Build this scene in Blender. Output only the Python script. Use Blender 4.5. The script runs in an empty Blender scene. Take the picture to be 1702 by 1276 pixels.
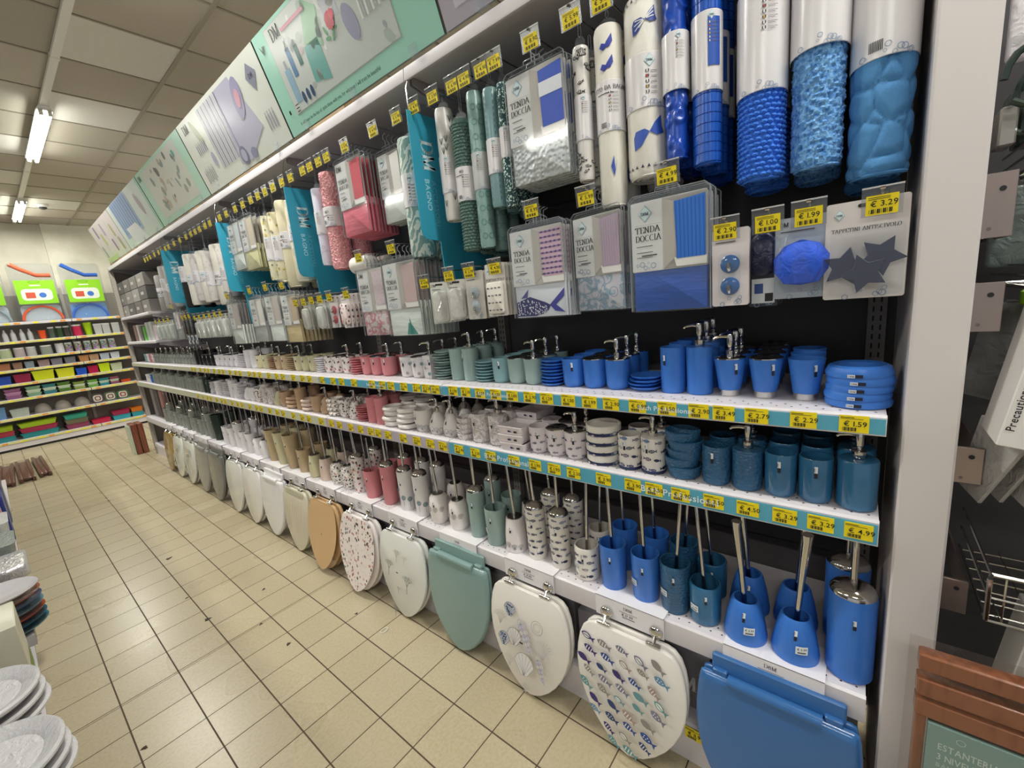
import bpy, math, random
from mathutils import Vector, Matrix, noise
from mathutils.geometry import tessellate_polygon
PI = math.pi
random.seed(7)
# ------------------------------------------------------------------ camera, world, light, exposure
SC = bpy.context.scene
COL = SC.collection
def cam_axes(a, b, c):
    ca, sa, cb, sb, cc, sc = math.cos(a), math.sin(a), math.cos(b), math.sin(b), math.cos(c), math.sin(c)
    f = Vector((sa*cb, ca*cb, -sb)); r = Vector((ca, -sa, 0)); u = r.cross(f)
    return cc*r+sc*u, -sc*r+cc*u, f
cam = bpy.data.cameras.new('camera'); camo = bpy.data.objects.new('camera', cam); COL.objects.link(camo)
_r, _u, _f = cam_axes(.8779, .1907, -.0955)
m = Matrix((( _r.x, _u.x, -_f.x, 0), (_r.y, _u.y, -_f.y, 0), (_r.z, _u.z, -_f.z, 1.5), (0, 0, 0, 1)))
camo.matrix_world = m
cam.sensor_width = 36; cam.lens = 709.3/1702*36; cam.clip_start = .02; cam.clip_end = 60
SC.camera = camo
SC.view_settings.view_transform = 'Standard'; SC.view_settings.look = 'None'
SC.view_settings.exposure = 0.0; SC.view_settings.gamma = 1; SC.view_settings.use_curve_mapping = False
W = bpy.data.worlds.new('world'); SC.world = W; W.use_nodes = True
W.node_tree.nodes['Background'].inputs[0].default_value = (.93, .96, 1, 1)
W.node_tree.nodes['Background'].inputs[1].default_value = .42
TUBE_W = 34       # watts of each lamp's area light

# ------------------------------------------------------------------ materials
def lin(h):
    h = h.lstrip('#'); o = []
    for i in (0, 2, 4):
        c = int(h[i:i+2], 16)/255
        o.append(c/12.92 if c <= .04045 else ((c+.055)/1.055)**2.4)
    return (*o, 1)
MATS = {}
def M(hexc, rough=.45, metal=0, kind='', emit=0, alpha=1, coat=0):
    k = (hexc, rough, metal, kind, emit, alpha, coat)
    if k in MATS: return MATS[k]
    m = bpy.data.materials.new('mat_'+hexc.strip('#')+kind); m.use_nodes = True
    nt = m.node_tree; N = nt.nodes; L = nt.links; b = N['Principled BSDF']
    b.inputs['Base Color'].default_value = lin(hexc); b.inputs['Roughness'].default_value = rough
    b.inputs['Metallic'].default_value = metal
    if coat: b.inputs['Coat Weight'].default_value = coat; b.inputs['Coat Roughness'].default_value = .08
    if emit: b.inputs['Emission Color'].default_value = lin(hexc); b.inputs['Emission Strength'].default_value = emit
    if alpha < 1: b.inputs['Alpha'].default_value = alpha
    def co(scale=(1, 1, 1)):
        t = N.new('ShaderNodeTexCoord'); mp = N.new('ShaderNodeMapping'); mp.inputs['Scale'].default_value = scale
        L.new(t.outputs['Object'], mp.inputs['Vector']); return mp.outputs['Vector']
    def bump(sock, st, dist=.002):
        bp = N.new('ShaderNodeBump'); bp.inputs['Strength'].default_value = st; bp.inputs['Distance'].default_value = dist
        L.new(sock, bp.inputs['Height']); L.new(bp.outputs['Normal'], b.inputs['Normal'])
    def ramp(sock, stops, const=False):
        r = N.new('ShaderNodeValToRGB'); e = r.color_ramp
        if const: e.interpolation = 'CONSTANT'
        while len(e.elements) < len(stops): e.elements.new(.5)
        for el, (p, c) in zip(e.elements, stops): el.position = p; el.color = lin(c)
        L.new(sock, r.inputs[0]); return r.outputs['Color']
    def noise_t(scale, det=3, vec=None):
        n = N.new('ShaderNodeTexNoise'); n.inputs['Scale'].default_value = scale; n.inputs['Detail'].default_value = det
        L.new(vec or co(), n.inputs['Vector']); return n
    def vor(scale, feat='F1', vec=None):
        v = N.new('ShaderNodeTexVoronoi'); v.feature = feat; v.inputs['Scale'].default_value = scale
        L.new(vec or co(), v.inputs['Vector']); return v
    def mix(fac, c1, c2, mode='MIX'):
        x = N.new('ShaderNodeMix'); x.data_type = 'RGBA'; x.blend_type = mode
        for s, v in ((x.inputs[0], fac), (x.inputs[6], c1), (x.inputs[7], c2)):
            if isinstance(v, (int, float)): s.default_value = v
            elif isinstance(v, tuple): s.default_value = v
            else: L.new(v, s)
        return x.outputs[2]
    BC = b.inputs['Base Color']
    if kind.startswith('terrazzo'):
        sc = float(kind.split(':')[1].replace('pk', '')); v = vor(sc, vec=co((1, 1, .8)))
        msk = ramp(v.outputs['Distance'], [(0, 'ffffff'), (.39, '000000')], True)
        colr = N.new('ShaderNodeSeparateColor'); L.new(v.outputs['Color'], colr.inputs[0])
        pal = ramp(colr.outputs[0], [(0, 'e8dcd8'), (.3, '3a3436'), (.5, 'b9767c'), (.66, 'd9aaa5'), (.8, '8c7a74'), (.92, '6d7f86')] if 'pk' in kind else
                   [(0, '2b2a2e'), (.35, 'b88f86'), (.6, '4c4a50'), (.8, 'cdb7a8')], True)
        L.new(mix(msk, lin(hexc), pal), BC)
    elif kind == 'tex':      # hammered / scaled ceramic
        v = vor(95, vec=co((1, 1, 1.5))); bump(v.outputs['Distance'], .9, .003)
    elif kind == 'weave':
        w = N.new('ShaderNodeTexWave'); w.bands_direction = 'Z'; w.inputs['Scale'].default_value = 60; w.inputs['Distortion'].default_value = 4
        L.new(co(), w.inputs['Vector']); bump(w.outputs['Fac'], .7, .002)
    elif kind == 'foam':
        n = noise_t(420, 2); bump(n.outputs['Fac'], .5, .001)
    elif kind == 'fabric':
        n = noise_t(26, 4, co((1, 1, .5))); bump(n.outputs['Fac'], .55, .006)
    elif kind == 'fold':
        n = noise_t(9, 3, co((2, 1, 4))); bump(n.outputs['Fac'], .5, .01)
    elif kind == 'bubble':
        v = vor(85, 'SMOOTH_F1'); bump(v.outputs['Distance'], 1, .012)
    elif kind == 'shag':
        n = noise_t(130, 3); L.new(ramp(n.outputs['Fac'], [(.3, hexc), (.62, {'2f73c4': '7db4e6', 'e3868f': 'f6c3c4'}.get(hexc, 'ffffff'))]), BC); bump(n.outputs['Fac'], 1, .004)
    elif kind == 'glitter':
        v = vor(260); cs = N.new('ShaderNodeSeparateColor'); L.new(v.outputs['Color'], cs.inputs[0])
        L.new(ramp(cs.outputs[0], [(0, hexc), (.75, hexc), (.85, 'd8efe8')]), BC)
        bump(cs.outputs[1], 1, .003)
    elif kind == 'wood':
        w = N.new('ShaderNodeTexWave'); w.inputs['Scale'].default_value = 9; w.inputs['Distortion'].default_value = 6; w.inputs['Detail'].default_value = 3
        L.new(co((1, 5, 1)), w.inputs['Vector'])
        r, g, bl, _ = lin(hexc); L.new(mix(w.outputs['Fac'], (r, g, bl, 1), (r*.62, g*.6, bl*.58, 1)), BC)
    elif kind == 'marble':
        n = noise_t(30, 6); n.inputs['Distortion'].default_value = 1.5
        L.new(ramp(n.outputs['Fac'], [(.42, hexc), (.5, 'b3aaa8'), (.56, hexc)]), BC)
    elif kind == 'plasterw':
        n = noise_t(3, 5); L.new(ramp(n.outputs['Fac'], [(.3, 'c2bfae'), (.7, hexc)]), BC); bump(n.outputs['Fac'], .1)
    elif kind == 'brushed':
        n = noise_t(8, 4, co((1, .2, 40))); bump(n.outputs['Fac'], .12, .002)
    elif kind == 'wrap':
        n = noise_t(38, 4); n.inputs['Distortion'].default_value = 1.2; bump(n.outputs['Fac'], .9, .006)
    elif kind == 'leaf':
        w = N.new('ShaderNodeTexWave'); w.wave_type = 'BANDS'; w.bands_direction = 'DIAGONAL'; w.inputs['Scale'].default_value = 22; w.inputs['Distortion'].default_value = 9
        w.inputs['Detail Scale'].default_value = 1.4
        L.new(co((1, 1, .6)), w.inputs['Vector']); L.new(ramp(w.outputs['Fac'], [(.45, hexc), (.55, 'dfe6dc')]), BC)
    elif kind.startswith('blot'):
        n = noise_t(float(kind.split(':')[1]), 4); n.inputs['Distortion'].default_value = .8
        L.new(ramp(n.outputs['Fac'], [(.44, hexc), (.5, kind.split(':')[2]), (.56, kind.split(':')[2]), (.62, hexc)]), BC)
    elif kind == 'floor':
        g = N.new('ShaderNodeTexCoord'); sx = N.new('ShaderNodeSeparateXYZ'); L.new(g.outputs['Object'], sx.inputs[0])
        def math_(op, a, bb=0, cc=0):
            n = N.new('ShaderNodeMath'); n.operation = op
            for i, v in enumerate((a, bb, cc)):
                if isinstance(v, (int, float)): n.inputs[i].default_value = v
                else: L.new(v, n.inputs[i])
            return n.outputs[0]
        def line(s, off, per, wdt):
            q = math_('DIVIDE', math_('SUBTRACT', s, off), per); fr = math_('FRACT', q)
            d = math_('SUBTRACT', .5, math_('ABSOLUTE', math_('SUBTRACT', fr, .5)))
            return math_('LESS_THAN', d, wdt/per/2), math_('FLOOR', q)
        lx, ix = line(sx.outputs[0], 1.0527, .19995, .0052); ly, iy = line(sx.outputs[1], 2.3331, .19695, .0042)
        le, _ = line(sx.outputs[1], 2.3331-.012, .19695*14, .003)
        g1 = math_('MAXIMUM', math_('MAXIMUM', lx, ly), le)
        cv = N.new('ShaderNodeCombineXYZ'); L.new(ix, cv.inputs[0]); L.new(iy, cv.inputs[1])
        wn = N.new('ShaderNodeTexWhiteNoise'); wn.noise_dimensions = '2D'; L.new(cv.outputs[0], wn.inputs['Vector'])
        tile = ramp(wn.outputs['Value'], [(0, 'b9af95'), (.5, 'bfb59b'), (1, 'c5bba1')])
        nn = noise_t(1.6, 2, g.outputs['Object']); dirt = ramp(nn.outputs['Fac'], [(.25, 'efe9de'), (.75, 'ffffff')])
        sp = noise_t(90, 2, g.outputs['Object'])
        c0 = mix(.5, mix(1.0, tile, dirt, 'MULTIPLY'), mix(1.0, tile, ramp(sp.outputs['Fac'], [(.35, 'efe8da'), (.6, 'ffffff')]), 'MULTIPLY'))
        L.new(mix(g1, c0, lin('4e4030')), BC)
        rr = math_('ADD', math_('MULTIPLY', g1, .5), math_('MULTIPLY_ADD', nn.outputs['Fac'], .08, .24)); L.new(rr, b.inputs['Roughness'])
        bump(math_('SUBTRACT', 1, g1), .4, .002)
    elif kind == 'ceil':
        g = N.new('ShaderNodeTexCoord'); n = noise_t(55, 3, g.outputs['Object'])
        r, gg, bl, _ = lin(hexc); L.new(mix(n.outputs['Fac'], (r, gg, bl, 1), (r*.86, gg*.86, bl*.86, 1)), BC)
        bump(n.outputs['Fac'], .25, .003)
    elif kind == 'food':
        v = vor(46); L.new(mix(.55, lin(hexc), v.outputs['Color']), BC)
    if alpha < .5:       # thin clear film: mostly see-through, glossy at grazing angles
        tr = N.new('ShaderNodeBsdfTransparent'); r_, g_, b_, _ = lin(hexc); tr.inputs[0].default_value = (.75+.25*r_, .75+.25*g_, .75+.25*b_, 1)
        gl = N.new('ShaderNodeBsdfGlossy'); gl.inputs['Roughness'].default_value = rough
        df = N.new('ShaderNodeBsdfDiffuse'); df.inputs[0].default_value = lin(hexc)
        if kind == 'wrap':
            n = noise_t(30, 4); n.inputs['Distortion'].default_value = 1.2; bp = N.new('ShaderNodeBump'); bp.inputs['Strength'].default_value = .8; bp.inputs['Distance'].default_value = .01; L.new(n.outputs['Fac'], bp.inputs['Height']); L.new(bp.outputs['Normal'], gl.inputs['Normal'])
        lf = N.new('ShaderNodeLayerWeight'); lf.inputs['Blend'].default_value = .12
        lw = N.new('ShaderNodeMath'); lw.operation = 'MULTIPLY_ADD'; L.new(lf.outputs['Facing'], lw.inputs[0]); lw.inputs[1].default_value = .14; lw.inputs[2].default_value = .022
        m1 = N.new('ShaderNodeMixShader'); m1.inputs[0].default_value = alpha*(.12 if alpha < .3 else .3); L.new(tr.outputs[0], m1.inputs[1]); L.new(df.outputs[0], m1.inputs[2])
        m2 = N.new('ShaderNodeMixShader'); L.new(lw.outputs[0], m2.inputs[0]); L.new(m1.outputs[0], m2.inputs[1]); L.new(gl.outputs[0], m2.inputs[2])
        L.new(m2.outputs[0], N['Material Output'].inputs['Surface'])
    MATS[k] = m; return m
CHROME = M('d4d2cf', .12, 1); STEEL = M('9a9896', .3, 1, 'brushed')
WHITE = M('f0eef0', .4); SHELF = M('dcd8dd', .38); CLEAR = M('e8eef2', .08, 0, '', 0, .16); CLEAR2 = M('dfe6ea', .25, 0, '', 0, .3)
DARK = M('5a5658', .6); INK = M('1d1b20', .6); YEL = M('f2dc12', .5)

# ------------------------------------------------------------------ mesh builder
def tess(pts, faces, L):       # cut flat artwork small enough to wrap a curved surface
    P = [tuple(p) for p in pts]; out = []; work = []
    for f in faces:
        if len(f) == 3: work.append(tuple(f))
        else: work += [tuple(f[i] for i in t) for t in tessellate_polygon([[Vector((P[i][0], P[i][1], 0)) for i in f]])]
    while work:
        a, b, c = work.pop(); E = [(abs(P[a][0]-P[b][0]), a, b, c), (abs(P[b][0]-P[c][0]), b, c, a), (abs(P[c][0]-P[a][0]), c, a, b)]; e = max(E)
        if e[0] <= L: out.append((a, b, c)); continue
        _, i, j, k = e; P.append(((P[i][0]+P[j][0])/2, (P[i][1]+P[j][1])/2)); m = len(P)-1; work += [(i, m, k), (m, j, k)]
    return P, out
class MB:
    def __init__(s): s.v = []; s.f = []; s.m = []; s.mats = []; s.T = None
    def mi(s, mat):
        if mat not in s.mats: s.mats.append(mat)
        return s.mats.index(mat)
    def add(s, vs, fs, mat):
        n = len(s.v); T = s.T; k = s.mi(mat)
        s.v += [tuple(T @ Vector(p)) for p in vs] if T else [tuple(p) for p in vs]
        s.f += [[n+i for i in f] for f in fs]; s.m += [k]*len(fs); return s
    def box(s, a, b, mat, bev=0):
        (x0, y0, z0), (x1, y1, z1) = a, b
        if bev:
            o = [(x0+bev, y0), (x1-bev, y0), (x1, y0+bev), (x1, y1-bev), (x1-bev, y1), (x0+bev, y1), (x0, y1-bev), (x0, y0+bev)]
            cx, cy = (x0+x1)/2, (y0+y1)/2; kx = 1-2*bev/(x1-x0); ky = 1-2*bev/(y1-y0)
            rings = [[(cx+(p-cx)*kx, cy+(q-cy)*ky, z0) for p, q in o], [(p, q, z0+bev) for p, q in o], [(p, q, z1-bev) for p, q in o], [(cx+(p-cx)*kx, cy+(q-cy)*ky, z1) for p, q in o]]
            return s.loft(rings, mat)
        vs = [(x, y, z) for x in (x0, x1) for y in (y0, y1) for z in (z0, z1)]
        return s.add(vs, [(0, 1, 3, 2), (4, 6, 7, 5), (0, 4, 5, 1), (2, 3, 7, 6), (0, 2, 6, 4), (1, 5, 7, 3)], mat)
    def loft(s, rings, mat, caps=(1, 1), closed=True):
        n = len(rings[0]); vs = [p for r in rings for p in r]; fs = []
        for i in range(len(rings)-1):
            for j in range(n if closed else n-1):
                a = i*n+j; b = i*n+(j+1) % n; fs.append((a, b, b+n, a+n))
        if caps[0]: fs.append(tuple(range(n-1, -1, -1)))
        if caps[1]: fs.append(tuple(range((len(rings)-1)*n, len(rings)*n)))
        return s.add(vs, fs, mat)
    def lathe(s, prof, mat, n=24, c=(0, 0, 0), sx=1, sy=1, caps=(1, 1), fn=None):
        rings = []
        for r, z in prof:
            ring = []
            for j in range(n):
                a = 2*PI*j/n; rr = fn(r, z, a) if fn else r
                ring.append((c[0]+rr*sx*math.cos(a), c[1]+rr*sy*math.sin(a), c[2]+z))
            rings.append(ring)
        return s.loft(rings, mat, caps)
    def tube(s, pts, r, mat, n=8):
        rings = []; P = [Vector(p) for p in pts]; up = None
        for i, p in enumerate(P):
            d = (P[min(i+1, len(P)-1)]-P[max(i-1, 0)]).normalized()
            if up is None: up = Vector((0, 0, 1)) if abs(d.z) < .9 else Vector((1, 0, 0))
            a = d.cross(up).normalized(); b = a.cross(d); up = b
            rr = r[i] if isinstance(r, (list, tuple)) else r
            rings.append([tuple(p+a*rr*math.cos(2*PI*j/n)+b*rr*math.sin(2*PI*j/n)) for j in range(n)])
        return s.loft(rings, mat)
    def slab(s, out, x0, x1, mat, rnd=0):     # outline in (u right, v up) facing -X, from front x0 to back x1
        cu = sum(p[0] for p in out)/len(out); cv = sum(p[1] for p in out)/len(out)
        def ring(x, i):
            o = []
            for u, v in out:
                du, dv = u-cu, v-cv; L = math.hypot(du, dv) or 1; k = (L-i)/L
                o.append((x, -(cu+du*k), cv+dv*k))
            return o
        R = [ring(x0, rnd), ring(x0+rnd*.4, rnd*.3), ring(x0+rnd, 0), ring(x1-rnd, 0), ring(x1-rnd*.4, rnd*.3), ring(x1, rnd)] if rnd else [ring(x0, 0), ring(x1, 0)]
        return s.loft(R, mat)
    def art(s, A, mp, sub=0):
        sub = sub or getattr(mp, 'sub', 0)
        for pts, tris, mat, l in A.items:
            if sub and max(max(p[0] for p in pts)-min(p[0] for p in pts), 0) > sub: pts, tris = tess(pts, tris, sub)
            s.add([mp(u, v, l) for u, v in pts], tris, mat)
        return s
    def mesh(s, name, ang=38):
        me = bpy.data.meshes.new(name); me.from_pydata(s.v, [], s.f)
        for x in s.mats: me.materials.append(x)
        me.polygons.foreach_set('material_index', s.m)
        me.polygons.foreach_set('use_smooth', [True]*len(s.f)); me.update()
        me.set_sharp_from_angle(angle=math.radians(ang)); return me
def flat(x=0): return lambda u, v, l: (x-.0006*l, -u, v)
def flatT(T): return lambda u, v, l: tuple(T @ Vector((-.0006*l, -u, v)))
def cyl(rf, off=.0005):     # wraps round a vertical axis, centre of the art faces -X
    def f(u, v, l):
        r = rf(v) if callable(rf) else rf; a = u/r; r += off*l
        return (-r*math.cos(a), -r*math.sin(a), v)
    f.sub = .007; return f
def rr(u0, v0, u1, v1, r, n=4):
    o = []
    for cx, cy, a in ((u1-r, v1-r, 0), (u0+r, v1-r, 1), (u0+r, v0+r, 2), (u1-r, v0+r, 3)):
        for i in range(n+1):
            t = (a+i/n)*PI/2; o.append((cx+r*math.cos(t), cy+r*math.sin(t)))
    return o[::-1]

# ------------------------------------------------------------------ glyphs and flat artwork
GL = {}
def load_glyphs():
    obs = []
    for ch in '0123456789.€ABCDEFGHIJKLMNOPQRSTUVWXYZabcdefghijklmnopqrstuvwxyz&,':
        cu = bpy.data.curves.new('g', 'FONT'); cu.body = ch; cu.resolution_u = 2; cu.offset = .012
        o = bpy.data.objects.new('g', cu); COL.objects.link(o); obs.append((ch, o, cu))
    dg = bpy.context.evaluated_depsgraph_get(); dg.update()
    for ch, o, cu in obs:
        me = bpy.data.meshes.new_from_object(o.evaluated_get(dg)); vs = [(v.co.x, v.co.y) for v in me.vertices]
        x0 = min(p[0] for p in vs); w = max(p[0] for p in vs)-x0
        GL[ch] = ([(p[0]-x0, p[1]) for p in vs], [tuple(p.vertices) for p in me.polygons], w)
        bpy.data.meshes.remove(me); bpy.data.objects.remove(o); bpy.data.curves.remove(cu)
load_glyphs()
def arc(cx, cy, rx, ry, a0, a1, n=8): return [(cx+rx*math.cos(math.radians(a0+(a1-a0)*i/n)), cy+ry*math.sin(math.radians(a0+(a1-a0)*i/n))) for i in range(n+1)]
def sf(x, y=0): return [(x-.14, y), (x+.14, y)]
SG = {'T': (.74, [[(.37, 0), (.37, 1)], [(0, 1), (.74, 1)], [(0, .8), (0, 1)], [(.74, .8), (.74, 1)], sf(.37)]),
 'E': (.66, [[(.14, 0), (.14, 1)], [(0, 1), (.62, 1)], [(0, 0), (.66, 0)], [(.14, .52), (.46, .52)], [(.62, .82), (.62, 1)], [(.66, 0), (.66, .22)]]),
 'N': (.8, [[(.1, 0), (.1, 1)], [(.1, 1), (.66, 0)], [(.66, 0), (.66, 1)], sf(.1), sf(.68, 1)]),
 'D': (.78, [[(.14, 0), (.14, 1)], [(0, 0), (.35, 0)], [(0, 1), (.35, 1)], arc(.35, .5, .4, .5, 90, -90, 10)]),
 'A': (.8, [[(0, 0), (.38, 1)], [(.38, 1), (.74, 0)], [(.16, .36), (.56, .36)], sf(.02), sf(.72)]),
 'O': (.8, [arc(.4, .5, .37, .5, 0, 360, 18)]), 'C': (.74, [arc(.42, .5, .38, .5, 50, 310, 14)]),
 'I': (.34, [[(.16, 0), (.16, 1)], sf(.16), sf(.16, 1)]),
 'G': (.8, [arc(.42, .5, .38, .5, 50, 340, 14), [(.72, 0), (.72, .4)], [(.5, .4), (.8, .4)]]),
 'P': (.66, [[(.14, 0), (.14, 1)], [(.14, 1), (.36, 1)], arc(.36, .74, .26, .26, 90, -90, 7), [(.14, .48), (.36, .48)], sf(.14)]),
 'B': (.7, [[(.14, 0), (.14, 1)], [(0, 1), (.36, 1)], arc(.36, .76, .24, .24, 90, -90, 7), [(.14, .52), (.36, .52)], arc(.36, .26, .3, .26, 90, -90, 7), [(0, 0), (.36, 0)]]),
 'R': (.74, [[(.14, 0), (.14, 1)], [(0, 1), (.36, 1)], arc(.36, .75, .25, .25, 90, -90, 7), [(.14, .5), (.4, .5)], [(.4, .5), (.7, 0)], sf(.14)]),
 'L': (.62, [[(.14, 0), (.14, 1)], [(0, 0), (.62, 0)], [(.62, 0), (.62, .24)], sf(.14, 1)]),
 'S': (.62, [arc(.31, .75, .26, .25, 30, 270, 9), arc(.31, .25, .28, .25, 90, -150, 9)]),
 'V': (.76, [[(.04, 1), (.4, 0)], [(.4, 0), (.72, 1)], sf(.04, 1), sf(.72, 1)]),
 'U': (.76, [[(.12, 1), (.12, .3)], arc(.39, .3, .27, .3, 180, 360, 8), [(.66, .3), (.66, 1)], sf(.12, 1), sf(.66, 1)]),
 'M': (.96, [[(.1, 0), (.1, 1)], [(.1, 1), (.45, .05)], [(.45, .05), (.8, 1)], [(.8, 1), (.8, 0)], sf(.1), sf(.8)]),
 '&': (.6, [arc(.28, .72, .16, .2, 0, 360, 8), arc(.26, .28, .24, .28, 0, 360, 10)]), ' ': (.4, [])}
class Art:
    def __init__(s): s.items = []
    def poly(s, pts, mat, l=1): s.items.append((pts, [tuple(range(len(pts)))], M(mat) if isinstance(mat, str) else mat, l)); return s
    def rect(s, u0, v0, u1, v1, mat, l=1, n=1):
        pts = []; fs = []
        for i in range(n+1):
            u = u0+(u1-u0)*i/n; pts += [(u, v0), (u, v1)]
        for i in range(n): fs.append((2*i, 2*i+2, 2*i+3, 2*i+1))
        s.items.append((pts, fs, M(mat) if isinstance(mat, str) else mat, l)); return s
    def line(s, pts, w, mat, l=2, thin=None):
        mt = M(mat) if isinstance(mat, str) else mat
        for (a, b), (c, d) in zip(pts, pts[1:]):
            L = math.hypot(c-a, d-b)
            if L < 1e-9: continue
            dx, dy = (c-a)/L, (d-b)/L; ww = w if thin is None else thin+(w-thin)*abs(dy)**2
            e = ww*.25; nx, ny = -dy*ww/2, dx*ww/2
            a2, b2, c2, d2 = a-dx*e, b-dy*e, c+dx*e, d+dy*e
            s.items.append(([(a2-nx, b2-ny), (c2-nx, d2-ny), (c2+nx, d2+ny), (a2+nx, b2+ny)], [(0, 1, 2, 3)], mt, l))
        return s
    def disc(s, u, v, r, mat, l=2, ry=None, n=14, rot=0):
        ry = ry or r; c, q = math.cos(rot), math.sin(rot); P = []
        for i in range(n):
            x, y = r*math.cos(2*PI*i/n), ry*math.sin(2*PI*i/n); P.append((u+x*c-y*q, v+x*q+y*c))
        return s.poly(P, mat, l)
    def ring(s, u, v, r, w, mat, l=2, n=16, ry=None): return s.line(arc(u, v, r, ry or r, 0, 360, n), w, mat, l)
    def text(s, t, u, v, h, mat, l=3, cond=1, rot=0, center=False):
        mt = M(mat) if isinstance(mat, str) else mat; k = h/.72; x = 0; c, q = math.cos(rot), math.sin(rot)
        wid = sum((.34 if ch == ' ' else GL[ch][2]+.09) for ch in t)*k*cond
        if center: u -= wid/2*c; v -= wid/2*q
        for ch in t:
            if ch == ' ': x += .34*k*cond; continue
            vs, fs, w = GL[ch]
            P = [((x+a*k*cond), b*k) for a, b in vs]
            s.items.append(([(u+a*c-b*q, v+a*q+b*c) for a, b in P], fs, mt, l)); x += (w+.09)*k*cond
        return s
    def serif(s, t, u, v, h, mat, l=3, cond=1, rot=0, center=False, thick=.17, thin=.05):
        x = 0; c, q = math.cos(rot), math.sin(rot)
        wid = sum(SG[ch][0]+.14 for ch in t)*h*cond
        if center: u -= wid/2*c; v -= wid/2*q
        mt = M(mat) if isinstance(mat, str) else mat
        for ch in t:
            w, st = SG[ch]
            for pl in st:
                for (a, b), (a2, b2) in zip(pl, pl[1:]):
                    L = math.hypot(a2-a, b2-b); ww = thin+(thick-thin)*((abs(b2-b)/L)**2 if L else 0)
                    dx, dy = (a2-a)/L, (b2-b)/L; nx, ny = -dy*ww/2, dx*ww/2; e = ww*.2
                    P = [(a-dx*e-nx, b-dy*e-ny), (a2+dx*e-nx, b2+dy*e-ny), (a2+dx*e+nx, b2+dy*e+ny), (a-dx*e+nx, b-dy*e+ny)]
                    P = [((x+p*h*cond), r*h) for p, r in P]
                    s.items.append(([(u+p*c-r*q, v+p*q+r*c) for p, r in P], [(0, 1, 2, 3)], mt, l))
            x += (w+.14)*h*cond
        return s
    def fish(s, u, v, L, col, l=2, style=0, rot=0, back='f2f0ee'):
        c, q = math.cos(rot), math.sin(rot)
        def R(P): return [(u+a*L*c-b*L*q, v+a*L*q+b*L*c) for a, b in P]
        body = [(-.5, 0), (-.38, .13), (-.18, .21), (.05, .18), (.25, .06), (.25, -.06), (.05, -.18), (-.18, -.21), (-.38, -.13)]
        s.poly(R(body), col, l); s.poly(R([(.2, 0), (.5, .2), (.43, 0), (.5, -.2)]), col, l)
        if style == 1:
            for x in (-.3, -.12, .06): s.poly(R([(x, -.13), (x+.06, -.13), (x+.06, .13), (x, .13)]), back, l+1)
        elif style == 2:
            for x, y in ((-.25, .06), (-.1, -.06), (-.05, .08), (.08, 0), (-.25, -.07)): s.disc(*R([(x, y)])[0], .04*L, back, l+1, n=6)
        elif style == 3: s.poly(R([(a*.72-.03, b*.72) for a, b in body]), back, l+1); s.line(R([(-.3, 0), (.15, 0)]), .05*L, col, l+2)
        return s
    def logo(s, u, v, r, l=2):     # small diamond badge with the D&M lettering
        s.poly([(u, v-r*1.15), (u+r, v), (u, v+r*1.15), (u-r, v)], '8fb3cc', l)
        k = .9; s.poly([(u, v-r*1.15*k), (u+r*k, v), (u, v+r*1.15*k), (u-r*k, v)], 'cfe3e6', l+1)
        return s.serif('D&M', u, v-r*.22, r*.42, '2c3a50', l+2, center=True, thick=.2, thin=.08)
    def dm(s, u, v, h, mat, l=3, rot=0, center=False): return s.serif('DM', u, v, h, mat, l, rot=rot, center=center)

# ------------------------------------------------------------------ objects
LABELS = []
def setp(o, label=None, cat=None, group=None, kind=None):
    if label: o['label'] = label
    if cat: o['category'] = cat; LABELS.append((label, group))
    if group: o['group'] = group
    if kind: o['kind'] = kind
def new(name, me, parent=None, loc=(0, 0, 0), rot=(0, 0, 0), sc=None):
    o = bpy.data.objects.new(name, me); o.location = loc; o.rotation_euler = rot
    if sc: o.scale = sc
    if parent: o.parent = parent
    COL.objects.link(o); return o
def struct(name, mb, loc=(0, 0, 0)):
    o = new(name, mb.mesh(name), None, loc); o['kind'] = 'structure'; return o
class Spec:                     # a kind of thing: root mesh (or None), parts [(name, mesh, [subparts], label)]
    def __init__(s, name, cat, root=None): s.name = name; s.cat = cat; s.root = root; s.parts = []
    def part(s, name, mb, subs=(), label=None):
        s.parts.append((name, mb.mesh(name) if isinstance(mb, MB) else mb, [(n, x.mesh(n) if isinstance(x, MB) else x) for n, x in subs], label)); return s
def put(sp, loc, label, group=None, rot=(0, 0, 0), sc=None, parts=True):
    o = new(sp.name, sp.root, None, loc, rot, sc); setp(o, label, sp.cat, group)
    for n, me, subs, lb in sp.parts:
        c = new(n, me, o)
        if lb: c['label'] = lb
        for n2, m2 in subs: new(n2, m2, c)
    return o
CACHE = {}
def cached(f):
    def g(*a, **k):
        key = (f.__name__, a, tuple(sorted(k.items())))
        if key not in CACHE: CACHE[key] = f(*a, **k)
        return CACHE[key]
    return g
def ordinal(n):
    w = ['zeroth', 'first', 'second', 'third', 'fourth', 'fifth', 'sixth', 'seventh', 'eighth', 'ninth', 'tenth', 'eleventh', 'twelfth', 'thirteenth', 'fourteenth', 'fifteenth', 'sixteenth', 'seventeenth', 'eighteenth', 'nineteenth']
    if n < 20: return w[n]
    t = {2: 'twenty', 3: 'thirty', 4: 'forty', 5: 'fifty', 6: 'sixty', 7: 'seventy', 8: 'eighty', 9: 'ninety'}[n//10]
    return t+'-'+w[n % 10] if n % 10 else {'twenty': 'twentieth', 'thirty': 'thirtieth', 'forty': 'fortieth', 'fifty': 'fiftieth', 'sixty': 'sixtieth', 'seventy': 'seventieth', 'eighty': 'eightieth', 'ninety': 'ninetieth'}[t]

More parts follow.
